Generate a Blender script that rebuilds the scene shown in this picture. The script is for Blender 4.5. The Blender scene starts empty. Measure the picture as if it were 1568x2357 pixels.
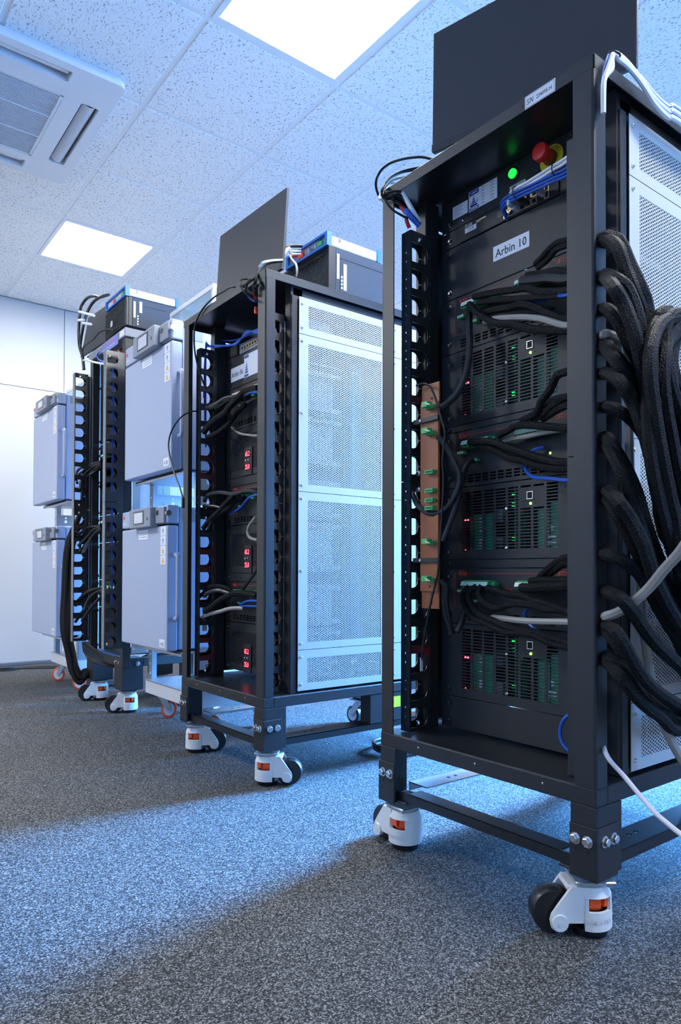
import bpy, bmesh, math, random
from mathutils import Vector, Matrix
from mathutils.geometry import tessellate_polygon
random.seed(7)
S = bpy.context.scene
COL = S.collection
PI = math.pi

# ------------------------------------------------------------------ camera
FPX, YAW, PITCH, ROLL, CY, CAMH = 1609.16, .655594, .0154610, .00306432, 1294.656, 0.70
_F = Vector((math.sin(YAW)*math.cos(PITCH), math.cos(YAW)*math.cos(PITCH), math.sin(PITCH)))
_r0 = Vector((math.cos(YAW), -math.sin(YAW), 0)); _u0 = _r0.cross(_F)
_R = _r0*math.cos(ROLL)+_u0*math.sin(ROLL); _U = -_r0*math.sin(ROLL)+_u0*math.cos(ROLL)
cam = bpy.data.cameras.new('camera'); camo = bpy.data.objects.new('camera', cam); COL.objects.link(camo)
camo.matrix_world = Matrix(((_R.x,_U.x,-_F.x,0),(_R.y,_U.y,-_F.y,0),(_R.z,_U.z,-_F.z,CAMH),(0,0,0,1)))
cam.sensor_fit = 'VERTICAL'; cam.sensor_height = 36; cam.lens = FPX/2357*36
cam.shift_y = (CY-1178.5)/2357; cam.clip_start = .02
S.camera = camo

# ------------------------------------------------------------------ world, daylight, exposure
W = bpy.data.worlds.new('world'); S.world = W; W.use_nodes = True
W.node_tree.nodes['Background'].inputs[0].default_value = (.35,.6,1,1)
W.node_tree.nodes['Background'].inputs[1].default_value = 1.0
S.view_settings.view_transform = 'Standard'; S.view_settings.look = 'None'
S.view_settings.gamma = 1; S.view_settings.use_curve_mapping = False
S.view_settings.exposure = 0.5
S.cycles.use_denoising = True
S.cycles.max_bounces = 8; S.cycles.diffuse_bounces = 5; S.cycles.glossy_bounces = 4; S.cycles.transparent_max_bounces = 8
S.cycles.sample_clamp_indirect = 6
LED = 42.0          # strength of the ceiling light panels
DAY = (.10,.38,1.0) # blue daylight of the window behind the racks, shared by the added front lamp
def daylight(loc, sy, sz, power, rot, spread):
    l = bpy.data.lights.new('blue_area_light','AREA'); l.shape='RECTANGLE'; l.size=sz; l.size_y=sy; l.energy=power; l.color=DAY
    l.spread = math.radians(spread)
    o = bpy.data.objects.new('blue_area_light', l); COL.objects.link(o); o.location = loc; o.rotation_euler = rot; return o
daylight((4.70,1.74,1.42), .95, 2.0, 660, (0, PI/2-.52, 0), 100)
daylight((3.25,-2.16,1.50), 1.6, 1.8, 65, (PI/2-.15, 0, 0), 100)  # added unseen lamp, gives the rack side faces a blue sheen

# ------------------------------------------------------------------ helpers
def at(px, py, ax, val):
    d = _R*((px-784)/FPX)+_U*((CY-py)/FPX)+_F
    i = 'XYZ'.index(ax); t = (val-(CAMH if i==2 else 0))/d[i]
    return Vector((0,0,CAMH))+d*t
def wloc(o):
    v = Vector((0,0,0))
    while o: v = v+o.location; o = o.parent
    return v
class MB:
    def __init__(s): s.v=[]; s.f=[]
    def add(s, vs, fs):
        n=len(s.v); s.v+= [tuple(v) for v in vs]; s.f+= [tuple(i+n for i in f) for f in fs]; return s
    def box(s,x0,x1,y0,y1,z0,z1):
        if x0>x1:x0,x1=x1,x0
        if y0>y1:y0,y1=y1,y0
        if z0>z1:z0,z1=z1,z0
        return s.add([(x0,y0,z0),(x1,y0,z0),(x1,y1,z0),(x0,y1,z0),(x0,y0,z1),(x1,y0,z1),(x1,y1,z1),(x0,y1,z1)],
              [(0,3,2,1),(4,5,6,7),(0,1,5,4),(1,2,6,5),(2,3,7,6),(3,0,4,7)])
    def rbox(s,x0,x1,y0,y1,z0,z1,r=.0015,seg=1,axis=None):
        if x0>x1:x0,x1=x1,x0
        if y0>y1:y0,y1=y1,y0
        if z0>z1:z0,z1=z1,z0
        bm=bmesh.new(); bmesh.ops.create_cube(bm,size=1)
        for v in bm.verts: v.co=Vector(((x0+x1)/2+v.co.x*(x1-x0),(y0+y1)/2+v.co.y*(y1-y0),(z0+z1)/2+v.co.z*(z1-z0)))
        es=list(bm.edges)
        if axis is not None:
            es=[e for e in es if abs((e.verts[0].co-e.verts[1].co)[axis])>1e-9]
        r=min(r,.49*min(x1-x0,y1-y0,z1-z0) if axis is None else r)
        bmesh.ops.bevel(bm,geom=es,offset=r,segments=seg,affect='EDGES',profile=.5)
        bm.verts.index_update(); s.add([v.co for v in bm.verts],[[v.index for v in f.verts] for f in bm.faces]); bm.free(); return s
    def cyl(s,c,axis,r,h,n=12,r2=None,cap=True):
        c=Vector(c); a=Vector({'x':(1,0,0),'y':(0,1,0),'z':(0,0,1)}[axis]) if isinstance(axis,str) else Vector(axis).normalized()
        u=a.orthogonal().normalized(); w=a.cross(u); r2=r if r2 is None else r2
        vs=[]
        for k in range(n):
            t=2*PI*k/n; d=u*math.cos(t)+w*math.sin(t); vs.append(c+d*r); vs.append(c+a*h+d*r2)
        fs=[(2*k,2*((k+1)%n),2*((k+1)%n)+1,2*k+1) for k in range(n)]
        if cap: fs+=[tuple(2*k for k in range(n))[::-1],tuple(2*k+1 for k in range(n))]
        return s.add(vs,fs)
    def lathe(s,c,axis,prof,n=20):
        c=Vector(c); a=Vector({'x':(1,0,0),'y':(0,1,0),'z':(0,0,1)}[axis]) if isinstance(axis,str) else Vector(axis).normalized()
        u=a.orthogonal().normalized(); w=a.cross(u); vs=[];m=len(prof)
        for (h,r) in prof:
            for k in range(n):
                t=2*PI*k/n; vs.append(c+a*h+(u*math.cos(t)+w*math.sin(t))*r)
        fs=[]
        for i in range(m-1):
            for k in range(n):
                fs.append((i*n+k,i*n+(k+1)%n,(i+1)*n+(k+1)%n,(i+1)*n+k))
        fs.append(tuple(range(n))[::-1]); fs.append(tuple((m-1)*n+k for k in range(n)))
        return s.add(vs,fs)
    def tube(s,pts,r,n=8,smooth=6):
        P=[Vector(p) for p in pts]
        if smooth and len(P)>2:
            Q=[P[0]*2-P[1]]+P+[P[-1]*2-P[-2]]; out=[]
            for i in range(1,len(Q)-2):
                a,b,c,d=Q[i-1:i+3]
                for k in range(smooth):
                    t=k/smooth
                    out.append(.5*((2*b)+(c-a)*t+(2*a-5*b+4*c-d)*t*t+(3*b-a-3*c+d)*t**3))
            out.append(P[-1]); P=out
        T=[(P[min(i+1,len(P)-1)]-P[max(i-1,0)]).normalized() for i in range(len(P))]
        u=T[0].orthogonal().normalized(); vs=[]
        for i,p in enumerate(P):
            u=(u-T[i]*u.dot(T[i])); u=u.normalized() if u.length>1e-6 else T[i].orthogonal().normalized()
            w=T[i].cross(u); rr=r(i/(len(P)-1)) if callable(r) else r
            for k in range(n):
                t=2*PI*k/n; vs.append(p+(u*math.cos(t)+w*math.sin(t))*rr)
        fs=[(i*n+k,i*n+(k+1)%n,(i+1)*n+(k+1)%n,(i+1)*n+k) for i in range(len(P)-1) for k in range(n)]
        fs.append(tuple(range(n))[::-1]); fs.append(tuple((len(P)-1)*n+k for k in range(n)))
        return s.add(vs,fs)
    def poly(s,outer,holes,f,t):
        """flat plate with holes: 2-D outlines, f maps (a,b,depth) to 3-D, thickness t"""
        loops=[outer]+holes
        tris=tessellate_polygon([[Vector((a,b,0)) for a,b in l] for l in loops])
        flat=[p for l in loops for p in l]; n=len(flat)
        vs=[f(a,b,0) for a,b in flat]+[f(a,b,t) for a,b in flat]
        fs=[tuple(x) for x in tris]+[tuple(i+n for i in reversed(x)) for x in tris]
        o=0
        for l in loops:
            m=len(l)
            for k in range(m): i,j=o+k,o+(k+1)%m; fs.append((i,j,j+n,i+n))
            o+=m
        return s.add(vs,fs)
    def gridplate(s,a0,a1,b0,b1,holes,f,t):
        """plate with rectangular holes (a0,a1,b0,b1), walls in the holes"""
        A=sorted({a0,a1,*[round(h[0],6) for h in holes],*[round(h[1],6) for h in holes]})
        B=sorted({b0,b1,*[round(h[2],6) for h in holes],*[round(h[3],6) for h in holes]})
        hs=[tuple(round(x,6) for x in h) for h in holes]
        na,nb=len(A),len(B); solid=[[True]*(nb-1) for _ in range(na-1)]
        ia={x:i for i,x in enumerate(A)}; ib={x:i for i,x in enumerate(B)}
        for h in hs:
            for i in range(ia[h[0]],ia[h[1]]):
                for j in range(ib[h[2]],ib[h[3]]): solid[i][j]=False
        vs=[f(a,b,d) for d in (0,t) for a in A for b in B]; N=na*nb; ix=lambda i,j,k=0:k*N+i*nb+j
        fs=[]
        for i in range(na-1):
            for j in range(nb-1):
                if not solid[i][j]: continue
                fs.append((ix(i,j),ix(i+1,j),ix(i+1,j+1),ix(i,j+1)))
                for di,dj,p,q in ((-1,0,(i,j),(i,j+1)),(1,0,(i+1,j+1),(i+1,j)),(0,-1,(i+1,j),(i,j)),(0,1,(i,j+1),(i+1,j+1))):
                    ii,jj=i+di,j+dj
                    if not(0<=ii<na-1 and 0<=jj<nb-1) or not solid[ii][jj]:
                        fs.append((ix(*p),ix(*q),ix(*q,1),ix(*p,1)))
        return s.add(vs,fs)
    def text(s,txt,size,o,right,up,align='CENTER',cond=1.0,lift=0):
        vs,fs=textmesh(txt,align); o=Vector(o); right=Vector(right).normalized(); up=Vector(up).normalized(); nn=right.cross(up)
        return s.add([o+right*(x*size*cond)+up*(y*size)+nn*lift for x,y in vs],fs)
    def build(s,name,m,parent=None,smooth=False,kind=None,local=False):
        me=bpy.data.meshes.new(name); off=Vector((0,0,0)) if (local or parent is None) else wloc(parent)
        me.from_pydata([(v[0]-off.x,v[1]-off.y,v[2]-off.z) for v in s.v],[],s.f)
        me.materials.append(m)
        if smooth: me.polygons.foreach_set('use_smooth',[True]*len(me.polygons)); me.set_sharp_from_angle(angle=.7)
        o=bpy.data.objects.new(name,me); COL.objects.link(o); o.parent=parent
        if kind: o['kind']=kind
        return o
_tc={}
def textmesh(txt,align):
    k=(txt,align)
    if k not in _tc:
        c=bpy.data.curves.new('lettering','FONT'); c.body=txt; c.align_x=align; c.size=1; c.resolution_u=2; c.offset=.012
        o=bpy.data.objects.new('lettering',c); COL.objects.link(o)
        me=o.to_mesh(); _tc[k]=([(v.co.x,v.co.y) for v in me.vertices],[tuple(p.vertices) for p in me.polygons])
        o.to_mesh_clear(); bpy.data.objects.remove(o); bpy.data.curves.remove(c)
    return _tc[k]
def tag(o,label,cat,group=None):
    o['label']=label; o['category']=cat
    if group: o['group']=group
    return o
def thing(name,label,cat,loc=(0,0,0),rz=0,group=None):
    o=bpy.data.objects.new(name,None); o.empty_display_size=.05; COL.objects.link(o); o.location=loc; o.rotation_euler=(0,0,rz)
    return tag(o,label,cat,group)
def inst(o,parent,loc=None,rz=None,label=None):
    c=o.copy(); COL.objects.link(c); c.parent=parent
    if loc is not None: c.location=loc
    if rz is not None: c.rotation_euler=(0,0,rz)
    for ch in o.children: inst(ch,c)
    return c
def struct(o): o['kind']='structure'; return o

# ------------------------------------------------------------------ materials
def mat(name,base,rough=.5,metal=0,bump=0,scale=400,spec=.5,var=0,emit=0,coat=0,alpha=None,trans=0):
    m=bpy.data.materials.new(name); m.use_nodes=True; nt=m.node_tree; b=nt.nodes['Principled BSDF']
    b.inputs['Base Color'].default_value=(*base,1); b.inputs['Roughness'].default_value=rough; b.inputs['Metallic'].default_value=metal
    b.inputs['Specular IOR Level'].default_value=spec; b.inputs['Coat Weight'].default_value=coat
    if trans: b.inputs['Transmission Weight'].default_value=trans
    if emit: b.inputs['Emission Color'].default_value=(*base,1); b.inputs['Emission Strength'].default_value=emit
    if bump or var:
        tc=nt.nodes.new('ShaderNodeTexCoord'); n=nt.nodes.new('ShaderNodeTexNoise'); n.inputs['Scale'].default_value=scale; n.inputs['Detail'].default_value=3
        nt.links.new(tc.outputs['Object'],n.inputs['Vector'])
        if bump:
            bp=nt.nodes.new('ShaderNodeBump'); bp.inputs['Strength'].default_value=bump; bp.inputs['Distance'].default_value=.001
            nt.links.new(n.outputs['Fac'],bp.inputs['Height']); nt.links.new(bp.outputs['Normal'],b.inputs['Normal'])
        if var:
            mx=nt.nodes.new('ShaderNodeMix'); mx.data_type='RGBA'; nt.links.new(n.outputs['Fac'],mx.inputs['Factor'])
            mx.inputs['A'].default_value=(*[c*(1-var) for c in base],1); mx.inputs['B'].default_value=(*[min(1,c*(1+var)) for c in base],1)
            nt.links.new(mx.outputs['Result'],b.inputs['Base Color'])
    return m
def carpet():
    m=bpy.data.materials.new('heather_carpet'); m.use_nodes=True; nt=m.node_tree; b=nt.nodes['Principled BSDF']
    tc=nt.nodes.new('ShaderNodeTexCoord')
    def noise(sc,det):
        n=nt.nodes.new('ShaderNodeTexNoise'); n.inputs['Scale'].default_value=sc; n.inputs['Detail'].default_value=det; n.inputs['Roughness'].default_value=.7
        nt.links.new(tc.outputs['Object'],n.inputs['Vector']); return n
    n2=noise(5,2)
    vo=nt.nodes.new('ShaderNodeTexVoronoi'); vo.inputs['Scale'].default_value=400; nt.links.new(tc.outputs['Object'],vo.inputs['Vector'])
    sp=nt.nodes.new('ShaderNodeSeparateColor'); nt.links.new(vo.outputs['Color'],sp.inputs[0])
    n1=noise(120,3)
    ad=nt.nodes.new('ShaderNodeMath'); ad.operation='MULTIPLY_ADD'; ad.inputs[1].default_value=.55; nt.links.new(sp.outputs[0],ad.inputs[0]); 
    sc=nt.nodes.new('ShaderNodeMath'); sc.operation='MULTIPLY'; sc.inputs[1].default_value=.45; nt.links.new(n1.outputs['Fac'],sc.inputs[0]); nt.links.new(sc.outputs[0],ad.inputs[2])
    r=nt.nodes.new('ShaderNodeValToRGB'); e=r.color_ramp.elements
    e[0].position=.22; e[0].color=(.016,.016,.016,1); e[1].position=.80; e[1].color=(.285,.28,.272,1)
    k=e.new(.55); k.color=(.070,.069,.067,1)
    nt.links.new(ad.outputs[0],r.inputs['Fac'])
    mx=nt.nodes.new('ShaderNodeMix'); mx.data_type='RGBA'; mx.blend_type='MULTIPLY'; mx.inputs['Factor'].default_value=.2
    nt.links.new(r.outputs['Color'],mx.inputs['A']); nt.links.new(n2.outputs['Fac'],mx.inputs['B']); nt.links.new(mx.outputs['Result'],b.inputs['Base Color'])
    bp=nt.nodes.new('ShaderNodeBump'); bp.inputs['Strength'].default_value=.35; bp.inputs['Distance'].default_value=.002
    nt.links.new(ad.outputs[0],bp.inputs['Height']); nt.links.new(bp.outputs['Normal'],b.inputs['Normal'])
    b.inputs['Roughness'].default_value=1; b.inputs['Specular IOR Level'].default_value=.1
    return m
def tilemat():
    m=bpy.data.materials.new('mineral_fibre'); m.use_nodes=True; nt=m.node_tree; b=nt.nodes['Principled BSDF']
    tc=nt.nodes.new('ShaderNodeTexCoord'); geo=nt.nodes.new('ShaderNodeNewGeometry')
    mp=nt.nodes.new('ShaderNodeMapping'); mp.inputs['Scale'].default_value=(1,.55,1); mp.inputs['Rotation'].default_value=(0,0,.5)
    nt.links.new(geo.outputs['Position'],mp.inputs['Vector'])
    v=nt.nodes.new('ShaderNodeTexNoise'); v.inputs['Scale'].default_value=150; v.inputs['Detail'].default_value=1.0; v.inputs['Distortion'].default_value=.6
    nt.links.new(mp.outputs['Vector'],v.inputs['Vector'])
    r=nt.nodes.new('ShaderNodeValToRGB'); e=r.color_ramp.elements
    e[0].position=.33; e[0].color=(.42,.42,.42,1); e[1].position=.40; e[1].color=(.88,.88,.87,1)
    nt.links.new(v.outputs['Fac'],r.inputs['Fac']); nt.links.new(r.outputs['Color'],b.inputs['Base Color'])
    bp=nt.nodes.new('ShaderNodeBump'); bp.inputs['Strength'].default_value=.6; bp.inputs['Distance'].default_value=.004
    nt.links.new(r.outputs['Color'],bp.inputs['Height']); nt.links.new(bp.outputs['Normal'],b.inputs['Normal'])
    b.inputs['Roughness'].default_value=.95; return m
def braid():
    m=bpy.data.materials.new('braided_sleeve'); m.use_nodes=True; nt=m.node_tree; b=nt.nodes['Principled BSDF']
    geo=nt.nodes.new('ShaderNodeNewGeometry'); v=nt.nodes.new('ShaderNodeTexVoronoi'); v.inputs['Scale'].default_value=420
    nt.links.new(geo.outputs['Position'],v.inputs['Vector'])
    r=nt.nodes.new('ShaderNodeValToRGB'); e=r.color_ramp.elements
    e[0].position=.15; e[0].color=(.014,.014,.015,1); e[1].position=.5; e[1].color=(.004,.004,.0045,1)
    nt.links.new(v.outputs['Distance'],r.inputs['Fac']); nt.links.new(r.outputs['Color'],b.inputs['Base Color'])
    bp=nt.nodes.new('ShaderNodeBump'); bp.invert=True; bp.inputs['Strength'].default_value=.8; bp.inputs['Distance'].default_value=.002
    nt.links.new(v.outputs['Distance'],bp.inputs['Height']); nt.links.new(bp.outputs['Normal'],b.inputs['Normal'])
    b.inputs['Roughness'].default_value=.55; return m
BLACK=mat('black_powder_coat',(.019,.019,.0205),.40,bump=.3,scale=900,spec=.45)
BLACK2=mat('black_steel_inside',(.012,.0125,.014),.28,bump=.2,scale=900,spec=1.0)
PANEL=mat('black_panel_paint',(.013,.0135,.015),.5,bump=.35,scale=1100)
GLOSSP=mat('glossy_dark_panel',(.014,.015,.018),.3)
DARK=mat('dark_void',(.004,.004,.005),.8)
WHITE=mat('white_sheet_steel',(.50,.49,.47),.45,bump=.1,scale=600)
STEEL=mat('galvanised_steel',(.55,.57,.58),.35,metal=.85,var=.12,scale=60)
ZINC=mat('zinc_screw',(.75,.74,.70),.25,metal=1)
CHROME=mat('bright_bolt',(.8,.8,.8),.18,metal=1)
CAST=mat('white_cast_housing',(.72,.70,.66),.5,bump=.5,scale=700)
RUBBER=mat('black_rubber',(.012,.012,.013),.35)
ORANGE=mat('orange_thumbwheel',(.85,.09,.015),.4)
ORWHEEL=mat('orange_polyurethane',(.62,.10,.04),.4)
LAV=mat('lavender_enamel',(.375,.42,.54),.5,bump=.4,scale=500)
GREYP=mat('grey_plastic',(.24,.26,.30),.5,bump=.2,scale=600)
LGREY=mat('light_grey_plastic',(.6,.6,.62),.4)
SCREEN=mat('pale_display',(.62,.62,.66),.2)
MON=mat('monitor_plastic',(.019,.0205,.026),.5,bump=.3,scale=900)
MON2=mat('monitor_foot_plastic',(.02,.02,.022),.4)
PCBODY=mat('pc_case_paint',(.05,.058,.075),.6,bump=.2,scale=900,spec=.3)
PCFRONT=mat('pc_front_plastic',(.012,.012,.013),.4)
BEIGE=mat('beige_instrument_case',(.74,.72,.68),.45)
BLUEPL=mat('blue_bezel_plastic',(.03,.17,.55),.4)
PAPER=mat('white_label',(.74,.75,.78),.6)
INK=mat('label_print',(.02,.02,.03),.6)
INKB=mat('blue_label_print',(.02,.07,.33),.5)
INKG=mat('grey_label_print',(.35,.36,.42),.6)
RED=mat('red_print',(.75,.05,.035),.5)
REDBTN=mat('red_button',(.70,.03,.02),.35)
YEL=mat('yellow_plate',(.80,.58,.02),.5)
YEL2=mat('bright_yellow_sticker',(.78,.75,.02),.5)
GREENC=mat('green_terminal',(.06,.42,.13),.4)
GREENW=mat('terminal_face',(.62,.74,.66),.4)
PCB=mat('green_circuit_board',(.01,.34,.18),.4)
RESIN=mat('brown_laminate_board',(.30,.085,.025),.45,var=.2,scale=200)
BRAID=braid(); BRAID.node_tree.nodes['Principled BSDF'].inputs['Specular IOR Level'].default_value=.18
HOSE=mat('black_cable_jacket',(.011,.0115,.013),.4,spec=.4)
HOSE2=mat('matt_black_cable_jacket',(.012,.0125,.013),.75,spec=.15)
SHRINK=mat('grey_black_heat_shrink',(.024,.025,.028),.4)
GREYC=mat('grey_cable_jacket',(.31,.28,.24),.45)
LILAC=mat('pale_cable_jacket',(.55,.53,.58),.4)
BLUEC=mat('blue_patch_cable',(.01,.09,.45),.35)
WHITEC=mat('white_patch_cable',(.68,.70,.76),.35)
CLEAR=mat('clear_plug',(.45,.5,.56),.15)
GOLD=mat('port_gold',(.75,.58,.35),.3,metal=.6)
LEDR=mat('red_led',(1,.05,.08),.4,emit=7)
LEDG=mat('green_led',(.25,1,.05),.4,emit=6)
LEDG2=mat('green_status_led',(.02,.9,.12),.4,emit=1.6)
GREENB=mat('lit_green_button',(.02,.80,.08),.3,emit=.8)
DISP=mat('red_digit',(1,.06,.10),.4,emit=4)
DISPB=mat('red_display_glass',(.12,.008,.012),.2)
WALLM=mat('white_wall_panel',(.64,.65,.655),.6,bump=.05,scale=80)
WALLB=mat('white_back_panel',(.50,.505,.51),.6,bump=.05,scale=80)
TBAR=mat('white_grid_bar',(.78,.79,.80),.5)
ACM=mat('white_unit_plastic',(.68,.70,.73),.45)
ACG=mat('unit_grille_plastic',(.50,.52,.56),.5)
SKIRT=mat('grey_skirting',(.10,.12,.16),.6)
GLASS=mat('clear_glass',(.85,.93,.95),.03,trans=1)
FILM=mat('cabinet_glass',(.30,.42,.48),.12,spec=.8)
WARN=mat('orange_warning_print',(.75,.42,.05),.5)
FLOORM=carpet(); TILEM=tilemat()
LEDM=bpy.data.materials.new('light_diffuser'); LEDM.use_nodes=True
_b=LEDM.node_tree.nodes['Principled BSDF']; _b.inputs['Base Color'].default_value=(.9,.9,.9,1)
_b.inputs['Emission Color'].default_value=(.97,.985,1,1); _b.inputs['Emission Strength'].default_value=LED
# ------------------------------------------------------------------ room
X0,X1,Y0,Y1,ZC=-2.435,4.30,-1.95,5.65,2.76
struct(MB().box(X0-.2,X1+.4,Y0-.2,Y1+.2,-.1,0).build('floor',FLOORM))
wb=struct(MB().box(X0,X1,Y1+.016,Y1+.12,0,ZC+.1).build('wall_back',WALLM))
xs=[X0,-.81,.40,1.605,2.81,X1]
pm={}
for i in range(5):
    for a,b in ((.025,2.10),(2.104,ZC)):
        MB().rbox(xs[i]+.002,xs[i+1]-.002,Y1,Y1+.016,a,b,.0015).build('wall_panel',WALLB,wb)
struct(MB().rbox(X0,X1,Y1-.012,Y1+.016,0,.024,.003).build('baseboard_back',SKIRT))
struct(MB().box(X0-.1,X0,Y0,Y1,0,ZC+.1).build('wall_left',WALLM))
struct(MB().gridplate(X0,X1,0,ZC+.1,[(2.35,4.10,.75,2.35)],lambda a,b,d:(a,Y0-d,b),.1).build('wall_front',WALLM))
w=MB()
for x in (2.35,3.205,4.06): w.box(x,x+.04,Y0-.07,Y0-.03,.75,2.35)
w.box(2.39,4.06,Y0-.07,Y0-.03,.75,.79); w.box(2.39,4.06,Y0-.07,Y0-.03,2.31,2.35)
struct(w.build('added_window',WALLM))  # made-up window frame around the added front lamp
wr=MB()
wr.gridplate(Y0,Y1,0,ZC+.1,[(1.15,2.35,.06,2.60)],lambda a,b,d:(X1+d,a,b),.1)
struct(wr.build('wall_right',WALLM))
w=MB()
for y in (1.15,2.31): w.box(X1+.03,X1+.07,y,y+.04,.06,2.60)
w.box(X1+.03,X1+.07,1.19,2.31,.06,.10); w.box(X1+.03,X1+.07,1.19,2.31,2.56,2.60)
struct(w.build('window_1',WALLM))
ceil=struct(MB().box(X0-.2,X1+.2,Y0-.2,Y1+.2,ZC+.1,ZC+.16).build('ceiling',WALLM))
gx=[1.165+.6*k for k in range(-6,6)]; gy=[1.725+.6125*k for k in range(-6,7)]
LEDCELLS={(6,6):0,(6,10):0,(2,8):0,(2,10):0,(6,2):0,(7,4):0,(10,10):0}  # the cell behind the nearest rack is added to whiten the middle rack side
tile=None; HIDDEN={(5,8),(4,8),(5,9)}
for i in range(11):
    for j in range(-1,13):
        xa,xb=gx[i],(gx[i+1] if i<11 else X1); ya=gy[j] if j>=0 else Y0; yb=gy[j+1] if j<12 else Y1
        if yb-ya<.05 : continue
        if (i,j) in LEDCELLS: continue
        if j in(-1,12):
            MB().rbox(xa+.011,xb-.011,ya+.011,yb-.011,ZC-.001,ZC+.014,.003).build('ceiling_tile',TILEM,ceil); continue
        if tile is None:
            tile=MB().rbox(-.289,.289,-.2952,.2952,-.001,.014,.003).build('ceiling_tile',TILEM,ceil,local=True); o=tile
        else:
            o=tile.copy(); COL.objects.link(o)
        o.location=((xa+xb)/2,(ya+yb)/2,ZC)
for x in gx: MB().rbox(x-.012,x+.012,Y0,Y1,ZC+.002,ZC+.03,.002).build('grid_bar',TBAR,ceil)
for y in gy: MB().rbox(X0,X1,y-.012,y+.012,ZC+.0025,ZC+.03,.002).build('grid_bar',TBAR,ceil)
lbl={(6,6):'square white light panel in the ceiling above the nearest rack',(6,10):'smaller looking square light panel in the ceiling near the back wall',
 (2,8):'square ceiling light panel left of the frame over the aisle middle',(2,10):'square ceiling light panel left of the frame near the back wall',
(2,2):'square ceiling light panel out of frame behind the camera, aisle side',
 (7,4):'added unseen ceiling light panel that whitens the middle rack side',(6,2):'square ceiling light panel out of frame above the camera side',(10,10):'square ceiling light panel hidden behind the racks at the back'}
for (i,j) in LEDCELLS:
    xa,xb,ya,yb=gx[i],gx[i+1],gy[j],gy[j+1]; cx,cy=(xa+xb)/2,(ya+yb)/2
    t=thing('ceiling_light',lbl[(i,j)],'ceiling light',(cx,cy,ZC),0)
    f=MB()
    for a in ((xa+.012,xb-.012,ya+.012,ya+.036),(xa+.012,xb-.012,yb-.036,yb-.012),(xa+.012,xa+.036,ya+.036,yb-.036),(xb-.036,xb-.012,ya+.036,yb-.036)):
        f.rbox(*a,ZC-.002,ZC+.02,.002)
    f.build('frame',TBAR,t)
    MB().box(xa+.036,xb-.036,ya+.036,yb-.036,ZC+.004,ZC+.012).build('diffuser',LEDM,t)
    MB().box(xa+.015,xb-.015,ya+.015,yb-.015,ZC+.022,ZC+.05).build('housing',STEEL,t)
# ------------------------------------------------------------------ cassette air conditioner
ax,ay=.57,3.285; hx,hy=.475,.457
t=thing('air_conditioner','white four way cassette air conditioner set in the ceiling','air conditioner',(ax,ay,ZC-.05))
def rrect(x0,x1,y0,y1,r,n=5):
    out=[]
    for cx,cy,a0 in ((x1-r,y1-r,0),(x0+r,y1-r,PI/2),(x0+r,y0+r,PI),(x1-r,y0+r,1.5*PI)):
        for k in range(n+1): a=a0+PI/2*k/n; out.append((cx+r*math.cos(a),cy+r*math.sin(a)))
    return out
outlets=[(-.27,.27,-.415,-.345),(-.27,.27,.345,.415),(.355,.43,-.25,.275),(-.43,-.355,-.25,.275)]
hol=[rrect(ax+a,ax+b,ay+c,ay+d,.008,2) for a,b,c,d in outlets]+[rrect(ax-.283,ax+.283,ay-.25,ay+.29,.03)]
m=MB().poly(rrect(ax-hx,ax+hx,ay-hy,ay+hy,.03),hol,lambda a,b,d:(a,b,ZC-.046+d),.022)
m.poly(rrect(ax-hx+.012,ax+hx-.012,ay-hy+.012,ay+hy-.012,.03),hol,lambda a,b,d:(a,b,ZC-.024+d),.022)
m.build('panel',ACM,t)
MB().box(ax-.44,ax+.44,ay-.425,ay+.425,ZC-.012,ZC-.004).build('recess_shade_sheet',DARK,t)  # near-black sheet standing in for the shade in the outlet recesses
for k,(a,b,c,d) in enumerate(outlets):
    m=MB()
    if k<2:
        s=1 if k else -1
        m.add([(ax+a+.01,ay+c+.012,ZC-.040),(ax+b-.01,ay+c+.012,ZC-.040),(ax+b-.01,ay+d-.022,ZC-.028),(ax+a+.01,ay+d-.022,ZC-.028),
               (ax+a+.01,ay+c+.012,ZC-.036),(ax+b-.01,ay+c+.012,ZC-.036),(ax+b-.01,ay+d-.022,ZC-.022),(ax+a+.01,ay+d-.022,ZC-.022)],
              [(0,3,2,1),(4,5,6,7),(0,1,5,4),(1,2,6,5),(2,3,7,6),(3,0,4,7)])
    else:
        P=[(a+.010,-.030),(a+.020,-.041),(a+.035,-.046),(a+.05,-.042),(a+.06,-.030)]
        if k==3: P=[(-x,z) for x,z in P]
        n=len(P); vs=[(ax+x,ay+c+.01,ZC+z) for x,z in P]+[(ax+x,ay+d-.01,ZC+z) for x,z in P]
        m.add(vs,[(i,i+1,n+i+1,n+i) for i in range(n-1)]+[tuple(range(n)),tuple(range(2*n-1,n-1,-1))])
    m.build('air_flap',ACG if k>1 else ACM,t,smooth=k>1)
m=MB()
for k in range(46):
    y=ay-.238+k*.0114; m.box(ax-.27,ax+.27,y,y+.0058,ZC-.044,ZC-.032)
m.build('intake_louvres',ACG,t,kind='stuff')
m=MB()
for a in ((-.283,.283,-.25,-.24),(-.283,.283,.28,.29),(-.283,-.27,-.24,.28),(.27,.283,-.24,.28)): m.rbox(ax+a[0],ax+a[1],ay+a[2],ay+a[3],ZC-.046,ZC-.03,.002)
for y in (-.07,.11): m.box(ax-.27,ax+.27,ay+y,ay+y+.006,ZC-.046,ZC-.032)
m.build('intake_frame',ACM,t)
MB().box(ax-.27,ax+.27,ay-.24,ay+.28,ZC-.026,ZC-.022).build('filter',GREYP,t)
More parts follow.
